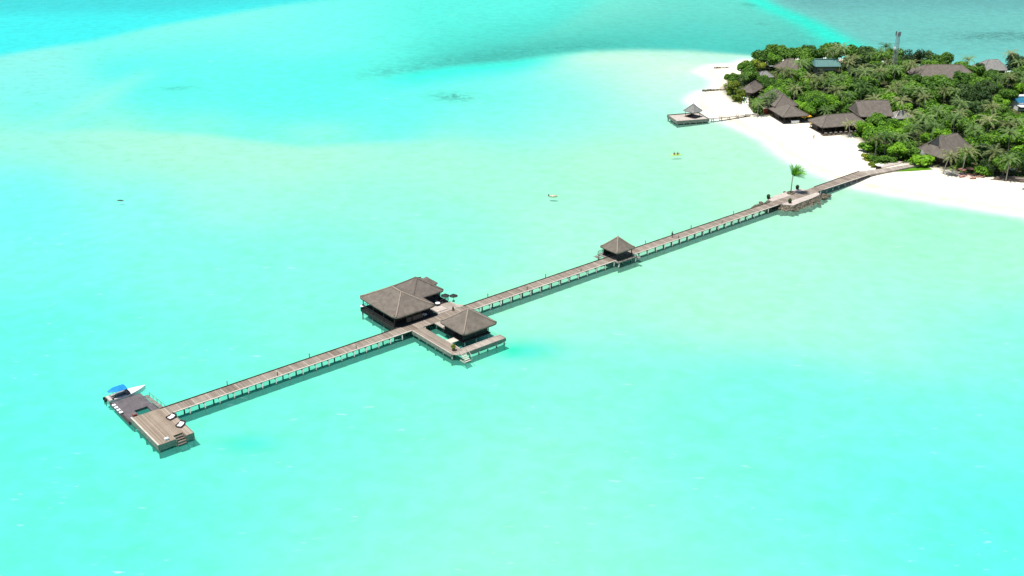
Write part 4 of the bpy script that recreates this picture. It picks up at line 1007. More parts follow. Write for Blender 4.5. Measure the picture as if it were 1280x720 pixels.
# ================================================================== island buildings
KEEP = []      # photo areas that stay open: (x0,y0,x1,y1,distance)
FOOT = []      # footprints: (cx,cy,hx,hy,rot)
def bld(name, label, cat, cx, cy, rot, z=.95):
    return thing(name, label, cat, (cx, cy, z), math.radians(rot))
def house(name, label, cat, cx, cy, rot, hx, hy, ze, zr, hipx=None, hipy=None, roof='thatch_dark', wall='wood_dark', ridge='thatch', rad=.5, keep=None, wins=0, open_=False, over=1.2):
    t = bld(name, label, cat, cx, cy, rot)
    rf, cp = hip_roof(-hx, -hy, hx, hy, ze, zr, hipx, hipy, .35, rad)
    r_ = rf.build('roof', roof, t, True); cp.build('ridge_cap', ridge, r_, True)
    MB().box(-hx + over, -hy + over, -1.2, hx - over, hy - over, .35).build('floor', 'wood_mid', t)
    wx, wy = hx - over - .5, hy - over - .5
    if open_:
        posts(t, [(a, b) for a in (-hx + over + .2, -hx * .33, hx * .33, hx - over - .2) for b in (-hy + over + .2, hy - over - .2)], .353, ze + .1)
        MB().box(-wx, 0, .353, wx, wy, ze - .05).build('inner_wall', wall, t)
    else:
        w_ = MB().box(-wx, -wy, .353, wx, wy, ze + .05).build('wall', wall, t)
        for k in range(wins):
            a = -wx + (k + .5) * 2 * wx / wins
            q = MB().box(a - .6, -wy - .06, 1.1, a + .6, -wy - .003, 2.4).build('window', 'glass', t)
            MB().box(a - .7, -wy - .09, 1.0, a + .7, -wy - .063, 1.09).build('sill', 'wood_pale', q)
    FOOT.append((cx, cy, hx, hy, math.radians(rot)))
    if keep: KEEP.append((*keep, cy + 2))
    return t
def rot2(cx, cy, rot, a, b):
    c, s = math.cos(math.radians(rot)), math.sin(math.radians(rot)); return cx + a * c - b * s, cy + a * s + b * c

# boathouse: low front roof and higher rear roof
fx, fy, R1 = 104.6, 413.6, 12
cx, cy = rot2(fx, fy, R1, 5.3, 6.0)
b1 = house('boathouse', 'thatched boathouse with open dark front on the sand by the pier path', 'building', cx, cy, R1, 5.6, 6.6, 3.2, 6.2, 5.6, 5.6, 'thatch_dark', 'wood_dark', 'thatch', keep=(966, 128, 1008, 153), open_=True)
cx, cy = rot2(fx, fy, R1, 6.2, 17.5)
rf, cp = hip_roof(-5.2, -7.5, 5.2, 9.0, 4.4, 8.2, 5.2, 4.2, .35, .5)
lo = Vector((*rot2(0, 0, 0, .9, 11.5), 0))
r_ = rf.build('rear_roof', 'thatch_dark', b1, True); r_.location = lo; q = cp.build('ridge_cap', 'thatch', r_, True)
w_ = MB().box(-3.8, -6, .3, 3.8, 7.5, 4.5).build('rear_wall', 'wood_dark', b1); w_.location = lo
FOOT.append((cx, cy, 5.2, 8, math.radians(R1))); KEEP.append((983, 117, 995, 130, cy))
MB().box(-1.6, -6.4, .36, 1.6, -5.9, 1.3, .05).build('counter', 'white', b1)
MB().box(-5.6, -6.9, -1.0, 5.6, -5.3, -.1).build('plinth', 'fascia', b1)
x, y = P(960, 142.5, .95)[:2]
t = bld('storage_shed', 'small dark red shed left of the thatched boathouse', 'shed', x, y + 1.6, 8)
MB().box(-2.1, -1.5, 0, 2.1, 1.5, 2.3).build('wall', 'red', t); MB().prism([(-2.4, -1.8), (2.4, -1.8), (2.4, 1.8), (-2.4, 1.8)], 2.303, 2.42).build('roof', 'wood_pale', t)
MB().box(-.5, -1.56, .1, .5, -1.503, 2.0).build('door', 'wood_dark', t)
FOOT.append((x, y + 1.6, 2.4, 2, .1)); KEEP.append((952, 133, 968, 144, y))
x, y = P(1006, 151, .95)[:2]
t = bld('market_parasol', 'orange square parasol beside the thatched boathouse', 'parasol', x, y, 10)
MB().tube((0, 0, 0), (0, 0, 2.7), .05, n=6).build('pole', 'wood_pale', t)
MB().add([(-2.1, -1.5, 2.1), (2.1, -1.5, 2.1), (2.1, 1.5, 2.1), (-2.1, 1.5, 2.1), (0, 0, 2.8), (-2.1, -1.5, 1.8), (2.1, -1.5, 1.8), (2.1, 1.5, 1.8), (-2.1, 1.5, 1.8)],
         [(0, 1, 4), (1, 2, 4), (2, 3, 4), (3, 0, 4), (5, 6, 1, 0), (6, 7, 2, 1), (7, 8, 3, 2), (8, 5, 0, 3)]).build('canopy', 'orange', t)
KEEP.append((1000, 144, 1020, 160, y))
x, y = P(1015, 156, .95)[:2]
t = bld('beach_table', 'small yellow topped table on the sand between boathouse and restaurant', 'table', x, y, 20)
MB().box(-.9, -.6, .7, .9, .6, .78).build('tabletop', 'orange', t)
for a in (-.8, .8):
    for b in (-.5, .5): MB().tube((a, b, 0), (a, b, .7), .05, n=5).build('leg', 'wood_mid', t)

# restaurant: long low roof
cx, cy = rot2(115.8, 398.6, 14, 9.8, 5.4)
b2 = house('beach_restaurant', 'long low thatched restaurant with open dark veranda facing the beach', 'building', cx, cy, 14, 9.9, 5.6, 3.1, 6.0, 4.5, 5.4, 'thatch_dark', 'wood_dark', 'thatch', keep=(1012, 140, 1062, 169), open_=True, over=.9)
MB().box(-9.8, -7.2, -1.2, 9.8, -4.9, .2).build('veranda', 'wood_mid', b2)
mbq = MB()
for k in range(9): mbq.box(-8.6 + 2.1 * k, -6.4, .21, -7.7 + 2.1 * k, -5.5, .95)
mbq.build('furniture', 'fascia', b2)
o = railing([(-9.6, -7.1), (9.6, -7.1)], .2, .8, t=b2)
# taller roof behind
cx, cy = 138.2, 413.5
b = house('restaurant_hall', 'tall brown gabled roof of the restaurant hall rising behind the low roof', 'building', cx, cy, 4, 6.6, 6.4, 5.0, 9.3, .25, 6.1, 'thatch_dark', 'wood_dark', 'thatch', keep=(1068, 127, 1098, 138), wins=4)
x, y = P(1126, 141, 5.5)[:2]
house('service_hut', 'small grey roof with pale posts showing between palms in mid island', 'building', x, y, 12, 4.2, 3.2, 3.2, 5.2, 3.0, 3.0, 'thatch_grey', 'wall', 'wood_pale', keep=(1118, 136, 1131, 146), wins=2)
# villa with gable opening
R3 = 33; F3 = (147.2, 358.6)
cx, cy = rot2(*F3, R3, 8.6, 6.2)
b3 = house('beach_villa', 'grey thatched villa with a dark triangular gable opening above the hip', 'building', cx, cy, R3, 8.8, 6.4, 3.4, 8.6, 4.0, 6.2, 'thatch_dark', 'wood_dark', 'thatch', keep=(1158, 168, 1188, 201), wins=5)
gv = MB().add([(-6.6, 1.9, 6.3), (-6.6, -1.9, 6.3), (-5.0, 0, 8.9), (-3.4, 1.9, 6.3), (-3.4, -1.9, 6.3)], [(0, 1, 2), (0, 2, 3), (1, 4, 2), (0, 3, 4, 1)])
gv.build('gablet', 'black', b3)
gc = MB(); gc.add([(-8.1, -2.3, 5.95), (-5.6, 0, 9.15), (-3.0, 0, 9.15), (-4.5, -2.3, 5.95), (-8.1, -2.3, 6.15), (-5.6, 0, 9.35), (-3.0, 0, 9.35), (-4.5, -2.3, 6.15)], [(3, 2, 1, 0), (4, 5, 6, 7), (0, 1, 5, 4), (1, 2, 6, 5), (2, 3, 7, 6), (3, 0, 4, 7)])
gc.add([(-8.1, 2.3, 5.95), (-5.6, 0, 9.15), (-3.0, 0, 9.15), (-4.5, 2.3, 5.95), (-8.1, 2.3, 6.15), (-5.6, 0, 9.35), (-3.0, 0, 9.35), (-4.5, 2.3, 6.15)], [(0, 1, 2, 3), (7, 6, 5, 4), (4, 5, 1, 0), (5, 6, 2, 1), (6, 7, 3, 2), (7, 4, 0, 3)])
o = gc.build('gablet_roof', 'thatch_dark', b3); o.location = (.9, 0, .05)
x, y = P(1151, 198, 2.6)[:2]
t = bld('conical_hut', 'small conical thatched hut at the left corner of the grey villa', 'hut', x, y, 0)
MB().tube((0, 0, 2.2), (0, 0, 4.6), 2.7, .08, 16).build('roof', 'thatch_grey', t, True); MB().tube((0, 0, -.3), (0, 0, 2.25), 1.7, n=14).build('wall', 'wood_mid', t)
KEEP.append((1141, 188, 1162, 199, y + 1)); FOOT.append((x, y, 2.4, 2.4, 0))
# teal roof
house('teal_roofed_house', 'long building with a teal metal roof near the far shore', 'building', 143.0, 498.5, 2, 6.0, 4.6, 4.6, 6.9, 1.0, 4.9, 'teal_roof', 'wall', 'teal_roof', .15, keep=(1015, 77, 1047, 88), wins=5)
# brown thatch tip
house('thatched_bungalow', 'brown thatched bungalow roof among the trees of the northern tip', 'building', 125.8, 495, 20, 5.2, 5.2, 3.8, 7.8, 3.8, 5.0, 'thatch', 'wood_mid', 'thatch', keep=(977, 75, 988, 83), wins=3)
x, y = P(955.5, 93, 4.2)[:2]
house('low_hut', 'low grey thatched hut near the shore of the northern tip', 'building', x, y, 15, 3.6, 3.0, 2.6, 4.6, 2.6, 2.8, 'thatch_grey', 'wood_pale', 'thatch_grey', wins=2)
x, y = P(966, 83.5, 3)[:2]
t = bld('shade_sail', 'small white awning beside the brown thatched bungalow', 'awning', x, y, 10)
MB().box(-2, -1.2, 2.6, 2, 1.2, 2.7).build('canopy', 'white', t)
for a in (-1.8, 1.8):
    for b in (-1, 1): MB().tube((a, b, 0), (a, b, 2.6), .06, n=5).build('leg', 'wood_mid', t)
KEEP.append((960, 81, 972, 86, y)); FOOT.append((x, y, 2, 1.5, 0))
# wide brown hall
house('wide_hall', 'wide brown hip roofed hall near the far shore right of the mast', 'building', 190.5, 481.5, -2, 14.2, 8.6, 4.0, 8.0, 6.5, 8.2, 'thatch_dark', 'wood_mid', 'thatch', keep=(1152, 80, 1186, 92), wins=8)
house('grey_roofed_house', 'grey roofed house near the far shore at the right', 'building', 217.5, 495, 6, 6.5, 5.5, 3.8, 7.4, 4.0, 5.2, 'thatch_grey', 'wall', 'thatch_grey', keep=(1228, 74, 1250, 82), wins=4)
# blue roofed building
t = bld('blue_roofed_building', 'building with bright blue roof and white tiers cut by the right edge of the island', 'building', 209.5, 438, 4)
MB().box(-5.5, -4, 0, 7, 4, 3.4).build('wall', 'white', t)
MB().add([(-6, -4.6, 3.4), (7.5, -4.6, 3.4), (7.5, 0, 5.0), (-6, 0, 5.0), (-6, 4.6, 3.4), (7.5, 4.6, 3.4)], [(0, 1, 2, 3), (3, 2, 5, 4), (0, 3, 4), (1, 5, 2), (0, 4, 5, 1)]).build('roof', 'blue_roof', t)
MB().box(-4.5, -.9, 4.85, 6, .9, 5.5, .1).build('ridge_vent', 'white', t)
MB().box(-6.2, -7.4, 2.3, 6.6, -4.05, 2.45).build('awning', 'white', t)
MB().box(-5.2, -4.06, .9, 6, -4.003, 2.1).build('window', 'glass', t)
KEEP.append((1262, 116, 1280, 138, 437)); FOOT.append((209.5, 438, 7, 6, 0))
# left tip hut
house('shore_hut', 'brown hut roof beside the sand path at the left tip of the island', 'hut', 102.0, 460.5, 58, 7.0, 3.4, 2.6, 5.2, 3.4, 3.3, 'thatch_dark', 'wood_mid', 'thatch', keep=(929, 107, 938, 114), wins=3)
# lattice mast
t = bld('lattice_mast', 'tall grey lattice mast with antennas rising above the trees', 'mast', 172, 491.5, 10, .5)
HM = 20.6; legs = []
def mpt(k, z): w_ = 1.15 - .55 * z / HM; a = PI / 4 + PI / 2 * k; return (w_ * 1.2 * math.cos(a), w_ * 1.2 * math.sin(a), z)
for k in range(4): MB().tube(mpt(k, 0), mpt(k, HM), .1, .08, 6).build('leg', 'mast_steel', t)
br = MB(); NB = 10
for i in range(NB):
    z0_, z1_ = HM * i / NB, HM * (i + 1) / NB
    for k in range(4):
        br.tube(mpt(k, z0_), mpt((k + 1) % 4, z1_), .04, n=4); br.tube(mpt((k + 1) % 4, z0_), mpt(k, z1_), .04, n=4); br.tube(mpt(k, z1_), mpt((k + 1) % 4, z1_), .04, n=4)
br.build('bracing', 'mast_steel', t)
MB().tube((0, 0, HM), (0, 0, HM + 1.2), .06, n=5).build('rod', 'grey', t)
for (a, z, w_) in ((.2, HM - 1.6, .25), (2.3, HM - 1.4, .25), (4.4, HM - 1.5, .25)):
    x, y = 1.0 * math.cos(a), 1.0 * math.sin(a); MB().box(x - w_, y - .15, z, x + w_, y + .15, z + 2.0, .05).build('antenna', 'grey', t)
MB().tube((-1.15, -.6, 14), (-1.35, -.95, 14), .55, .5, 12).build('dish', 'white', t)
KEEP.append((1109, 44, 1122, 72, 488)); FOOT.append((172, 491.5, 1.4, 1.4, 0))

# ------------------------------------------------------------------ far pier with hut
PRZ = math.atan2(419.1 - 415.6, 77.1 - 64.1)
t = thing('pier_platform', 'square stone edged swimming platform at the end of the small far pier', 'platform', (64.2, 415.6, 0), PRZ)
MB().box(0, 0, 1.1, 13.4, 9.8, 1.35).build('deck', 'paving', t)
mb = MB(); mb.box(-.15, -.15, .55, 13.55, -.003, 1.75); mb.box(-.15, 9.803, .55, 13.55, 9.95, 1.75); mb.box(-.15, 0, .55, -.003, 9.8, 1.75); mb.box(13.403, 0, .55, 13.55, 9.8, 1.75); mb.build('parapet', 'fascia', t)
for a in (0.3, 2.9, 5.5, 8.1, 10.7, 13.1):
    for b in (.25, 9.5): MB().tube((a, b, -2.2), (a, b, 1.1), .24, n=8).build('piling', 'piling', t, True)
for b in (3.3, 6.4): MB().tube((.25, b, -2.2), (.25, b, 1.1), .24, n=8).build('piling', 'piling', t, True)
hx_, hy_ = 9.0 , 5.8
c, s = math.cos(PRZ), math.sin(PRZ)
t = thing('pier_hut', 'small thatched hut standing on the platform of the small far pier', 'hut', (64.2 + hx_ * c - hy_ * s, 415.6 + hx_ * s + hy_ * c, 1.352), PRZ + .5)
rf, cp = hip_roof(-2.7, -2.7, 2.7, 2.7, 2.5, 5.1, 2.7, 2.7, .3, .4)
r_ = rf.build('roof', 'thatch_grey', t, True); cp.build('ridge_cap', 'thatch_grey', r_, True)
posts(t, [(-2, -2), (2, -2), (2, 2), (-2, 2)], 0, 2.6, .1); MB().box(-1.9, .6, 0, 1.9, 1.8, .5).build('bench', 'wood_dark', t); MB().tube((0, 0, 5.0), (0, 0, 5.6), .12, .03, 6).build('finial', 'thatch_grey', t)
MB().box(-2.4, -2.4, .0, 2.4, 2.4, .08).build('floor', 'wood_mid', t)
A = Vector((78.0, 421.0, 1.25)); B = P(938, 143.5, 1.25); L = (B - A).length
t = thing('small_pier', 'thin grey footbridge from the beach to the square far platform', 'pier', (A.x, A.y, 0), math.atan2(B.y - A.y, B.x - A.x))
MB().box(-.4, -.6, 1.1, L, .6, 1.24).build('deck', 'deck_grey', t)
for k in range(5):
    a = 1.0 + k * (L - 1.5) / 4.5
    for b in (-.75, .75): MB().tube((a, b, -2), (a, b, 1.9 if k in (1, 3) else 1.1), .12, n=6).build('piling', 'wood_mid', t)
    MB().box(a - .12, -.95, .85, a + .12, .95, 1.097).build('cross_beam', 'wood_mid', t)

# paths
def strip(name, pts, z, mat, kind='structure', th=.05, parent=None):
    mb = MB().prism([(p[0], p[1]) for p in pts], z - th, z); o = mb.build(name, mat, parent); 
    if kind: o['kind'] = kind
    return o
jv = lambda u, v: J(u, v)[:2]
strip('path', [jv(246, JV0 - .6), jv(256, -6.3), jv(268, -8.6), jv(269.5, -6.6), jv(257, -3.4), jv(246, JV1 + .5)], DZ + .0, 'deck_grey', th=.5)
strip('branch_path', [P(1101, 211, 1)[:2], P(1124, 205.5, 1)[:2], P(1128, 203, 1)[:2], P(1122, 202, 1)[:2], P(1096, 209, 1)[:2]], 1.25, 'paving', th=.3)
strip('lawn', [P(1112, 215, 1)[:2], P(1140, 208, 1)[:2], P(1160, 209, 1)[:2], P(1166, 212, 1)[:2], P(1140, 214, 1)[:2]], 1.1, 'leaf_bright', th=.2)
strip('sand_path', [P(925, 117, 1)[:2], P(935, 117, 1)[:2], P(936, 134, 1)[:2], P(942, 143, 1)[:2], P(931, 143, 1)[:2], P(928, 130, 1)[:2]], 1.12, rough_mat('path_sand', (.68, .64, .56), (.78, .75, .69), .5, .95))
KEEP.append((928, 120, 936, 141, 452))
for (x0_, y0_, x1_, y1_, lb) in ((893, 85, 910, 85, 'upper'), (880, 113, 908, 112, 'lower')):
    a = P(x0_, y0_, .4); b_ = P(x1_, y1_, .4); mb = MB(); n = 16
    for k in range(n): q = a.lerp(b_, k / (n - 1)); rock(mb, q.x + rs.uniform(-.4, .4), q.y + rs.uniform(-.4, .4), .35, rs.uniform(.5, .85), rs, .7)
    o = mb.build('groyne', 'stone'); tag(o, 'low dark stone groyne across the sand spit, the ' + lb + ' of two', 'groyne')

# ------------------------------------------------------------------ planting
def infoot(x, y, pad=0.8):
    for cx, cy, hx, hy, r in FOOT:
        dx, dy = x - cx, y - cy; a = dx * math.cos(r) + dy * math.sin(r); b = -dx * math.sin(r) + dy * math.cos(r)
        if abs(a) < hx + pad and abs(b) < hy + pad: return True
    return False
def blocks(x, y, z0, z1, r):
    p0 = proj(x, y, z0); p1 = proj(x, y, z1); s = F / (y * CP + (H - z0) * SP); rx = r * s
    for (a, b, c, d, dist) in KEEP:
        if y < dist and p0[0] + rx > a and p0[0] - rx < c and p1[1] < d and p0[1] > b: return True
    return False
placed = []
# palms read off the photograph (crown centres)
for px, py, h, dry, s in [(1077, 108, 8.5, 0, 1.2), (1046, 113, 8, 1, 1.1), (1024, 101, 8, 1, 1.0), (1012, 97, 8, 1, 1.0), (1041, 64, 10, 0, .9), (1054, 60, 12, 0, .95), (1061, 79, 9, 1, .9), (1102, 66, 9.5, 0, 1.0),
                          (1106, 171, 7, 0, 1.05), (1096, 175, 6, 1, .9), (1126, 172, 6.5, 0, .95), (1061, 155, 5, 1, .8), (1126, 126, 9, 1, 1.0), (1193, 148, 9.5, 0, 1.1), (1235, 151, 9, 1, 1.05), (1188, 195, 6.5, 1, .9),
                          (1209, 190, 8, 1, 1.1), (1243, 191, 7.5, 1, 1.0), (1241, 134, 9, 1, .95), (1033, 139, 4.5, 0, .8), (948, 130, 5, 0, .8), (958, 124, 6, 0, .9), (978, 88, 8, 1, .95), (988, 93, 7.5, 1, .9),
                          (965, 118, 7.5, 0, .9), (1155, 148, 9, 0, 1.0), (1140, 142, 9, 1, .95), (1168, 158, 9, 0, .9), (1180, 113, 9, 1, .9), (1200, 142, 9, 1, .8), (1262, 166, 9, 0, 1.0), (1100, 95, 9, 0, .85),
                          (1218, 162, 9, 0, .95), (1130, 112, 9.5, 0, .85), (1155, 122, 9, 1, .9), (1262, 200, 7, 0, .9), (1172, 140, 9, 0, 1.0), (930, 96, 5.5, 0, .7), (1060, 120, 8, 0, .9), (1247, 98, 9, 0, .9), (1036, 102, 8.5, 0, .9)]:
    o, (x, y) = put_palm(px, py, h, bool(dry), s); placed.append((x, y, 2.4)); KEEP.append((px - 8, py - 6, px + 8, py + 5, y - .5))
# casuarina-like dark group
for px, py, s in ((1212, 112, 1.15), (1226, 121, 1.1), (1200, 122, 1.0), (1214, 134, 1.05), (1236, 108, 1.0)):
    q = P(px, py, 8); put_tree('dark', q.x, q.y, s, zs=1.15); placed.append((q.x, q.y, 3.5))
# leafy trees named one by one along the front
for kind, px, py, s, z in (('olive', 917, 109, .95, 3), ('olive', 925, 118, .8, 2.5), ('mid', 957, 121, .8, 4), ('bright', 1000, 132, .8, 3.5), ('bright', 1012, 139, .7, 3), ('mid', 1025, 127, .9, 4.5), ('bright', 1092, 166, .95, 4),
                           ('bright', 1112, 160, 1.05, 4.5), ('mid', 1134, 186, .8, 3), ('mid', 1143, 191, .7, 3), ('mid', 1204, 86, 1.0, 5), ('mid', 1216, 90, 1.1, 5), ('dark', 1225, 84, .8, 5), ('bright', 1213, 176, .95, 5), ('mid', 1203, 183, .7, 4), ('bright', 1226, 180, 1.0, 5), ('mid', 1256, 205, 1.0, 4.5), ('mid', 1272, 200, 1.1, 5), ('dark', 1235, 208, .6, 3),
                           ('bright', 1270, 153, 1.1, 4.5), ('bright', 1080, 162, .8, 3), ('mid', 1222, 172, 1.0, 4.5), ('bright', 1250, 172, 1.0, 5)):
    q = P(px, py, z + 1); put_tree(kind, q.x, q.y, s); placed.append((q.x, q.y, 2.6 * s))
RB = random.Random(12)
for k in range(15):      # tall screen of trees along the far shore
    x = 116 + 5.6 * k + RB.uniform(-1.2, 1.2); y = (506 if x < 122 else 513 if x < 130 else 519 if x < 170 else 511 if x < 184 else 503) + RB.uniform(-1.5, 1)
    if any((x - a) ** 2 + (y - b) ** 2 < (r + 1.6) ** 2 for a, b, r in placed): continue
    s = RB.uniform(.95, 1.3); put_tree(RB.choice(('mid', 'mid', 'dark', 'bright')), x, y, s); placed.append((x, y, 2.2 * s))
vp = np.array(veg)
def inveg(x, y): return float(sdist(np.array([x]), np.array([y]), veg)[0])
RG = random.Random(77); tries = 0; cnt = 0; shr = 0
zone = lambda x, y: wobs(x, y)
def wobs(x, y): return float(wob(np.array([x]), np.array([y]), 2.0)[0])
while tries < 12000 and cnt < 260:
    tries += 1
    x = RG.uniform(88, 300); y = RG.uniform(335, 527)
    px, py = proj(x, y, 4)
    if px > 1305: continue
    d = inveg(x, y)
    if d < (2.2 if y < 490 else .8) or infoot(x, y, .4): continue
    s = RG.choice((.7, .8, .9, 1.0, 1.1, 1.25, 1.45))
    if d < 5 and y < 490: s *= .8
    if any((x - a) ** 2 + (y - b) ** 2 < (r + 2.35 * s) ** 2 for a, b, r in placed): continue
    g = wobs(x, y) + RG.gauss(0, .5)
    if py > 130: kind = 'bright' if g > -.1 else ('mid' if g > -1.3 else 'dark')
    elif px < 960: kind = 'olive' if g > .2 else 'mid'
    else: kind = 'mid' if g > -.4 else ('bright' if g > -1.0 and py > 95 else 'dark')
    if RG.random() < .27 and d > 3:
        hp = RG.uniform(7.5, 11.5); c_ = proj(x, y, hp)
        if not blocks(x, y, hp - 2.5, hp + 1.5, 3.2): put_palm(c_[0], c_[1], hp - .9, RG.random() < .4, RG.uniform(.75, 1.1)); placed.append((x, y, 1.5)); cnt += 1; continue
    V = TREES[kind][0]
    if blocks(x, y, 1, 1 + V[3] * s * .95, V[2] * s * .95):
        s2 = RG.uniform(.8, 1.1)
        if not blocks(x, y, 1, 1 + 2.0 * s2, 1.5 * s2) and shr < 120 and not infoot(x, y, 1): put_shrub(kind, x, y, s2); placed.append((x, y, 1.3)); shr += 1
        continue
    put_tree(kind, x, y, s); placed.append((x, y, 2.35 * s)); cnt += 1
print('trees', cnt, 'shrubs', shr, 'tries', tries)

# shrubs seen one by one
for kind, px, py, s, sx, fl, lb in (
        ('bright', 1152, 206, 2.6, 1.5, .95, 'wide bright green bush on the sand in front of the conical hut'),
        ('bright', 1228, 216, 2.2, 1.1, 1.0, 'round bright green bush right of the terracotta beach parasols'),
        ('bright', 1089, 186, 2.3, 1.7, .85, 'long bright green hedge at the sand edge left of the jetty foot, left part'),
        ('bright', 1107, 190, 2.3, 1.7, .85, 'long bright green hedge at the edge of the sand, middle part above the jetty foot'),
        ('bright', 1124, 194, 2.0, 1.5, .85, 'bright green hedge end nearest the conical hut'),
        ('olive', 1083, 198, 1.4, 1.0, 1.1, 'round olive bush at the sand edge left of the jetty foot'),
        ('mid', 1098, 200, 1.5, 1.6, .9, 'mid green bush behind the pale umbrella at the jetty foot'),
        ('mid', 1116, 200, 1.3, 1.4, .9, 'mid green bush above the branch path at the jetty foot'),
        ('olive', 1090, 206, 1.1, 1.1, .9, 'small olive bush touching the sand beside the jetty foot'),
        ('mid', 1205, 209, 1.4, 1.4, 1.0, 'green bush directly behind the terracotta beach parasols'),
        ('mid', 1072, 168, 1.0, 1.2, .8, 'small green bush at the right end of the restaurant veranda'),
        ('olive', 912, 116, 1.6, 1.0, 1.3, 'yellowish bush at the very left tip of the island'),
        ('olive', 921, 125, 1.6, 1.0, 1.3, 'yellowish bush left of the pale sand path'),
        ('mid', 946, 133, 1.5, 1.0, 1.3, 'green bush right of the pale sand path'),
        ('mid', 950, 139, 1.4, 1.2, 1.2, 'green bush left of the dark red shed')):
    q = P(px, py, 1.6); put_shrub(kind, q.x, q.y, s, .9, lb, sx, fl)

# ground cover under the trees
gcm = MB(); rg = random.Random(8); k = 0; fgrid = 0
xs_ = np.array([rg.uniform(88, 262) for _ in range(30000)]); ys_ = np.array([rg.uniform(340, 527) for _ in range(30000)])
dd = sdist(xs_, ys_, veg)
for x, y, d in zip(xs_, ys_, dd):
    if d < .2 or infoot(x, y, .3): continue
    if proj(x, y, 1)[0] > 1300: continue
    hh = rg.random() ** 2 * (1.5 if d > 2 else .7)
    leafquad(gcm, Vector((x, y, 1.0 + hh)), Vector((rg.uniform(-.8, .8), rg.uniform(-.8, .8), 1)), rg.uniform(.3, .7), rg)
o = gcm.build('ground_cover', 'leaf_mid'); tag(o, kind='stuff')

# ------------------------------------------------------------------ beach things
for i, (px, py, lb) in enumerate(((1202, 218, 'terracotta beach parasol, left one of the pair behind the loungers'), (1212, 217, 'terracotta beach parasol, right one of the pair behind the loungers'))):
    q = P(px, py, .95)
    if i == 0:
        p0 = c = thing('beach_parasol', lb, 'parasol', (q.x, q.y, .93), 0)
        MB().tube((0, 0, 0), (0, 0, 2.3), .05, n=6).build('pole', 'wood_mid', c); MB().tube((0, 0, 1.8), (0, 0, 2.3), 1.5, .06, 8).build('canopy', 'terracotta', c)
    else: c = copy_tree(p0); c.location = (q.x, q.y, .93)
    tag(c, lb, 'parasol', 'terracotta beach parasols')
q = P(1212, 219.5, .9)
t = thing('beach_mat', 'pale pinkish mat spread on the sand under the loungers', 'mat', (q.x, q.y, .97), .2)
MB().box(-3.6, -2.6, 0, 3.6, 2.2, .03).build('mat', 'mat_pink', t)
for i, (px, py, rz, lb) in enumerate(((1202, 221.5, .3, 'leftmost of the terracotta loungers on the beach, in front of the left parasol'), (1214.5, 219.0, -.5, 'terracotta lounger just below the right beach parasol'),
                                      (1216, 223.5, .1, 'lowest terracotta lounger, closest to the water'), (1223, 221, .7, 'terracotta lounger right of the group, nearer the round bush'), (1226.5, 221.5, -.6, 'rightmost terracotta lounger by the round bush'))):
    q = P(px, py, 1.0)
    if i == 0:
        p0 = c = thing('beach_lounger', lb, 'lounger', (q.x, q.y, 1.0), rz)
        f_ = MB().box(-1, -.4, .2, 1, .4, .28).build('frame', 'wood_mid', c); MB().box(-1, -.36, .283, .4, .36, .38, .03).build('cushion', 'terracotta', c)
        MB().add([(.4, -.36, .3), (1.0, -.36, .7), (1.0, .36, .7), (.4, .36, .3), (.36, -.36, .4), (.94, -.36, .8), (.94, .36, .8), (.36, .36, .4)], [(0, 1, 2, 3), (7, 6, 5, 4), (4, 5, 1, 0), (5, 6, 2, 1), (6, 7, 3, 2), (7, 4, 0, 3)]).build('backrest', 'terracotta', c)
        for a in (-.85, .85):
            for b in (-.33, .33): MB().box(a - .04, b - .04, 0, a + .04, b + .04, .2).build('leg', 'wood_mid', c)
    else: c = copy_tree(p0); c.location = (q.x, q.y, .95); c.rotation_euler = (0, 0, rz)
    tag(c, lb, 'lounger', 'terracotta loungers on the beach')
q = P(1190.5, 220, .9)
t = thing('beached_canoe', 'grey green canoe lying on the sand left of the terracotta parasols', 'canoe', (q.x + 1.6, q.y - .6, 1.05), math.radians(164))
v, f, m_ = hull_mesh(3.9, .95, .4, .1, 10, 2.4, -.1); MB().add(v, f).build('hull', 'fascia', t); MB().box(1.2, -.35, .25, 1.5, .35, .3).build('seat', 'wood_dark', t)
q = P(1098, 211.5, 1.0)
t = thing('market_umbrella', 'small pale umbrella over a dark cart at the foot of the jetty', 'umbrella', (q.x, q.y, .95), 0)
MB().tube((0, 0, 0), (0, 0, 1.9), .05, n=6).build('pole', 'wood_mid', t); MB().tube((0, 0, 1.6), (0, 0, 2.0), 1.3, .1, 8).build('canopy', 'white', t); MB().box(-.8, -.5, .1, .8, .5, .9, .05).build('cart', 'wood_dark', t)
q = P(1173, 209, 1.0)
t = thing('beach_urn', 'tiny dark urn on the sand between the wide bush and the palms', 'urn', (q.x, q.y, .95), 0)
MB().path([(0, 0, 0), (0, 0, .3), (0, 0, .6), (0, 0, .8)], [.18, .36, .34, .2], 10).build('jar', 'wood_dark', t, True); MB().tube((0, 0, .8), (0, 0, .86), .26, .24, 10).build('rim', 'wood_dark', t)
q = P(1262, 225, 1.0)
t = thing('boardwalk', 'low dark brown stepped boardwalk under the trees at the right edge', 'boardwalk', (q.x, q.y, .9), -.32)
mb = MB()
for k in range(4): mb.box(-6 + k * 1.0, -1.6 + k * .85, .0 + .25 * k, 8, -.8 + k * .85, .18 + .25 * k)
mb.build('steps', 'wood_mid', t); MB().box(6.0, -1.0, 1.05, 8.0, -.2, 1.2).build('bench', 'white', t)
q = P(1265, 214.5, 2)
t = thing('white_awning', 'small white awning above the dark boardwalk at the right edge', 'awning', (q.x, q.y, .9), -.1)
MB().box(-.9, -.6, 1.9, .9, .6, 1.97).build('canopy', 'white', t)
for a in (-.8, .8): MB().tube((a, 0, 0), (a, 0, 1.9), .05, n=5).build('leg', 'wood_mid', t)
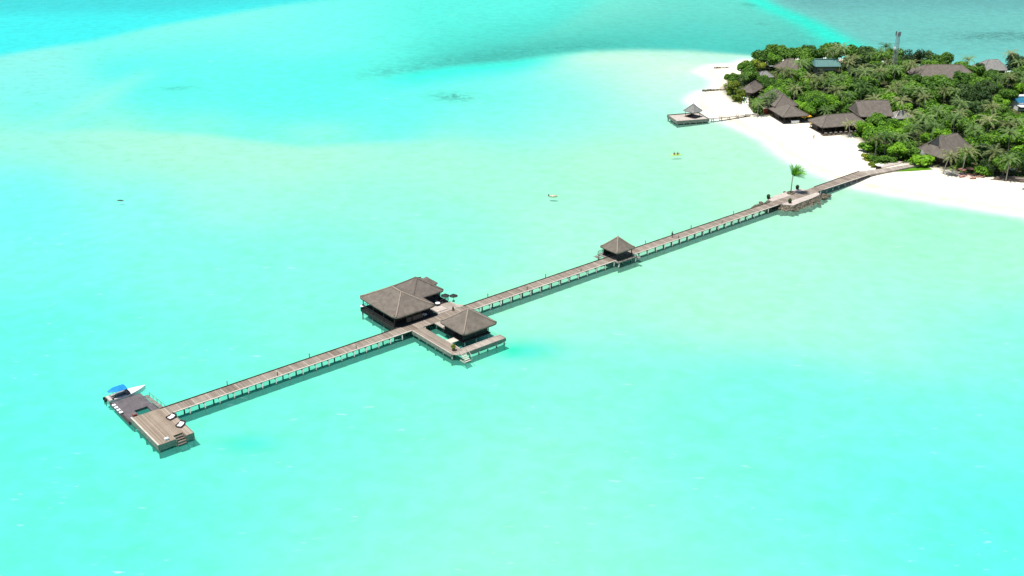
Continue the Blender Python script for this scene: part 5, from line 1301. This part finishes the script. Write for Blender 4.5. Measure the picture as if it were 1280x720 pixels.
q = P(1279.5, 238, .6); mb = MB(); rock(mb, 0, 0, .2, .9, rs, .8); o = mb.build('boulder', 'stone'); o.location = (q.x, q.y, .5); tag(o, 'single grey boulder on the sand at the right edge of the beach', 'boulder')

# ------------------------------------------------------------------ people
def human(name, label, loc, rz, joints, extra, mats, scale=1.0, group=None):
    """one continuous skinned body; joints: name -> (pos, radius, parent)"""
    names = list(joints); idx = {n: i for i, n in enumerate(names)}
    me = bpy.data.meshes.new('person'); me.from_pydata([joints[n][0] for n in names], [(idx[joints[n][2]], idx[n]) for n in names if joints[n][2]], [])
    o = bpy.data.objects.new('person', me); COL.objects.link(o); me.materials.append(M[mats])
    sk = o.modifiers.new('skin', 'SKIN'); sb = o.modifiers.new('sub', 'SUBSURF'); sb.levels = 1; sb.render_levels = 1
    if not me.skin_vertices: me.skin_vertices.new()
    for n in names:
        r = joints[n][1]; s = me.skin_vertices[0].data[idx[n]]; s.radius = (r, r); s.use_root = (joints[n][2] is None)
    sk.use_smooth_shade = True
    o.location = loc; o.rotation_euler = (0, 0, rz); o.scale = (scale,) * 3
    tag(o, label, 'person', group)
    for nm, mb, mat in extra: mb.build(nm, mat, o, True)
    return o
def hand(J_, side, wrist, d):
    w_ = Vector(wrist); d = Vector(d).normalized(); s = Vector((0, 1, 0)) if abs(d.y) < .9 else Vector((1, 0, 0)); s = (s - d * s.dot(d)).normalized()
    J_['palm' + side] = (tuple(w_ + d * .06), .035, 'wrist' + side)
    for i, (off, L) in enumerate(((-.028, .07), (-.009, .082), (.01, .076), (.028, .06))):
        J_['f%d%s' % (i, side)] = (tuple(w_ + d * .1 + s * off), .0095, 'palm' + side); J_['g%d%s' % (i, side)] = (tuple(w_ + d * (.1 + L) + s * off * 1.1), .008, 'f%d%s' % (i, side))
    J_['t0' + side] = (tuple(w_ + d * .05 - s * .045), .011, 'wrist' + side); J_['t1' + side] = (tuple(w_ + d * .1 - s * .06), .009, 't0' + side)
def standing(stride=.12):
    j = {'pelvis': ((0, 0, .95), .14, None), 'belly': ((0, 0, 1.08), .13, 'pelvis'), 'chest': ((0, 0, 1.3), .15, 'belly'), 'neck': ((.0, 0, 1.47), .055, 'chest'), 'jaw': ((.02, 0, 1.56), .07, 'neck'), 'head': ((.01, 0, 1.64), .095, 'jaw'), 'crownp': ((0, 0, 1.72), .06, 'head')}
    for s, y in (('l', 1), ('r', -1)):
        q = stride * y
        j['sh' + s] = ((0, y * .18, 1.4), .065, 'chest'); j['el' + s] = ((-q * .5, y * .24, 1.13), .045, 'sh' + s); j['wrist' + s] = ((-q + .03, y * .25, .9), .03, 'el' + s)
        hand(j, s, (-q + .03, y * .25, .9), (0.1, 0, -1))
        j['hip' + s] = ((0, y * .1, .88), .1, 'pelvis'); j['kn' + s] = ((q * .7, y * .1, .48), .06, 'hip' + s); j['an' + s] = ((q * .9 - .03, y * .1, .08), .042, 'kn' + s); j['toe' + s] = ((q * .9 + .14, y * .1, .04), .035, 'an' + s)
    return j
def hairmb(z=1.68, x=-.01):
    mb = MB(); rr = random.Random(2); rock(mb, x, 0, z, .112, rr, 1.0); return mb
def shorts(): return MB().path([(0, 0, 1.42), (0, 0, 1.25), (0, 0, 1.05), (0, 0, .9), (0, 0, .62)], [.15, .2, .175, .19, .2], 10)
face = lambda z: MB().tube((.1, 0, z), (.135, 0, z - .02), .02, .012, 6)
human('person', 'person in dark clothes walking on the jetty right of the small gazebo', J(152.6, -.9, DZ + .0), JA + PI, standing(.2), [('clothing', shorts(), 'cloth_dark'), ('hair', hairmb(), 'hair'), ('nose', face(1.62), 'skin')], 'cloth_dark', 1.04)
q = P(1017, 174, .9)
human('person', 'person standing alone on the white sand in front of the restaurant', (q.x, q.y, .93), -1.2, standing(.08), [('clothing', shorts(), 'cloth_olive'), ('hair', hairmb(), 'hair'), ('nose', face(1.62), 'skin')], 'skin')
# kayak with two paddlers
q = P(844.5, 194.5, 0)
ky = thing('kayak', 'yellow two seat kayak on the pale lagoon left of the beach', 'kayak', (q.x - 2.0, q.y, .05), .12)
v = []; f = []; n = 14; m_ = 8
for i in range(n + 1):
    t_ = i / n; r = .42 * math.sin(PI * (.03 + .94 * t_)) ** .7
    for k in range(m_): a = 2 * PI * k / m_; v.append((4.3 * t_, r * math.cos(a), .1 + .2 * math.sin(a) * (r / .42) + .12 * abs(t_ - .5) ** 2 * 4 * .4))
for i in range(n):
    for k in range(m_): f.append((i * m_ + k, (i + 1) * m_ + k, (i + 1) * m_ + (k + 1) % m_, i * m_ + (k + 1) % m_))
f += [tuple(range(m_)), tuple(reversed(range(n * m_, (n + 1) * m_)))]
MB().add(v, f).build('hull', 'yellow', ky, True)
for x in (1.45, 2.7): MB().box(x - .25, -.25, .28, x + .2, .25, .34, .03).build('seat', 'black', ky)
def sitting():
    j = {'pelvis': ((0, 0, .14), .14, None), 'belly': ((-.03, 0, .3), .13, 'pelvis'), 'chest': ((-.03, 0, .5), .15, 'belly'), 'neck': ((0, 0, .67), .055, 'chest'), 'jaw': ((.03, 0, .76), .07, 'neck'), 'head': ((.02, 0, .84), .095, 'jaw'), 'crownp': ((.01, 0, .92), .06, 'head')}
    for s, y in (('l', 1), ('r', -1)):
        j['sh' + s] = ((0, y * .18, .6), .065, 'chest'); j['el' + s] = ((.2, y * .27, .42), .045, 'sh' + s); j['wrist' + s] = ((.42, y * .24, .5), .03, 'el' + s)
        hand(j, s, (.42, y * .24, .5), (1, 0, .1))
        j['hip' + s] = ((.08, y * .1, .12), .1, 'pelvis'); j['kn' + s] = ((.45, y * .14, .3), .06, 'hip' + s); j['an' + s] = ((.8, y * .1, .12), .042, 'kn' + s); j['toe' + s] = ((.84, y * .1, .24), .035, 'an' + s)
    return j
vest = lambda: MB().path([(-.03, 0, .62), (-.03, 0, .5), (-.03, 0, .32), (-.02, 0, .2)], [.15, .2, .18, .16], 10)
kc, ks = math.cos(.12), math.sin(.12)
for x, lb in ((1.45, 'person paddling in the rear seat of the yellow kayak'), (2.7, 'person paddling in the front seat of the yellow kayak')):
    bx, by = q.x - 2.0 + x * kc, q.y + x * ks
    human('person', lb, (bx, by, .36), .12, sitting(), [('life_vest', vest(), 'cloth_olive'), ('hair', hairmb(.87, .02), 'hair')], 'skin')
    pd = thing('paddle', 'double paddle held by the ' + ('rear' if x < 2 else 'front') + ' kayaker', 'paddle', (bx + .5 * kc, by + .5 * ks, .36 + .52), .12)
    MB().tube((0, -1.05, .25), (0, 1.05, -.25), .018, n=6).build('shaft', 'grey', pd)
    for s_ in (-1, 1): MB().box(-.02, s_ * 1.03, -s_ * .25 - .09, .02, s_ * 1.42, -s_ * .25 + .09, .01).build('blade', 'yellow', pd)
# small white dinghy
q = P(691, 246, 0)
t = thing('dinghy', 'tiny cream dinghy with a dark outboard drifting alone in mid lagoon', 'dinghy', (q.x - 1.2, q.y, 0), -.15)
v, f, m_ = hull_mesh(2.7, 1.2, .42, .15, 10, 2.2, -.15); MB().add(v, f).build('hull', 'cream', t, True); MB().prism([(.05, -.5), (2.0, -.5), (2.0, .5), (.05, .5)], .1, .16).build('floor', 'wall', t); MB().box(.9, -.5, .25, 1.2, .5, .33).build('seat', 'white', t)
MB().box(-.3, -.14, .2, 0, .14, .8, .05).build('outboard', 'black', t)
q = P(150.5, 251, 0)
t = thing('drifting_log', 'small dark log drifting alone in the left of the lagoon', 'log', (q.x, q.y, 0), -.1)
MB().path([(-1.0, 0, .02), (-.3, .06, .1), (.5, -.05, .08), (1.1, .05, .0)], [.12, .2, .2, .1], 8).build('trunk', 'wood_dark', t, True); MB().tube((.2, 0, .1), (.5, .35, .45), .07, .03, 6).build('branch', 'wood_dark', t)

# ------------------------------------------------------------------ labels of the planting
groups = {}
for rec in PLANTS:
    o, kn, px, py, cat = rec
    best = min(LMK, key=lambda l: math.hypot(l[1] - px, (l[2] - py) * 1.6)); dx, dy = px - best[1], (py - best[2]) * 1.6
    if abs(dx) > abs(dy): rel = 'left of' if dx < 0 else 'right of'
    else: rel = 'behind' if dy < 0 else 'in front of'
    groups.setdefault((kn, rel, best[0], cat), []).append(rec)
ORD = ['leftmost', 'second from the left', 'third from the left', 'fourth from the left', 'fifth from the left', 'sixth from the left', 'seventh from the left']
for (kn, rel, ln, cat), L in groups.items():
    L.sort(key=lambda r: r[2])
    for i, r in enumerate(L):
        if len(L) == 1: s = f'{kn} {rel} {ln}'
        elif len(L) == 2: s = f'{kn} {rel} {ln}, ' + ('left' if i == 0 else 'right') + ' one of two'
        elif i == len(L) - 1: s = f'{kn} {rel} {ln}, rightmost'
        elif i < 7: s = f'{kn} {rel} {ln}, {ORD[i]}'
        else: s = f'{kn} {rel} {ln}'
        if len(s.split()) > 16: s = s.replace(' from the left', '').replace('at the left tip of the island', 'at the left tip').replace('among the trees of the northern tip', 'at the northern tip').replace('at the right edge', 'far right')
        tag(r[0], ' '.join(s.split()[:16]), cat)
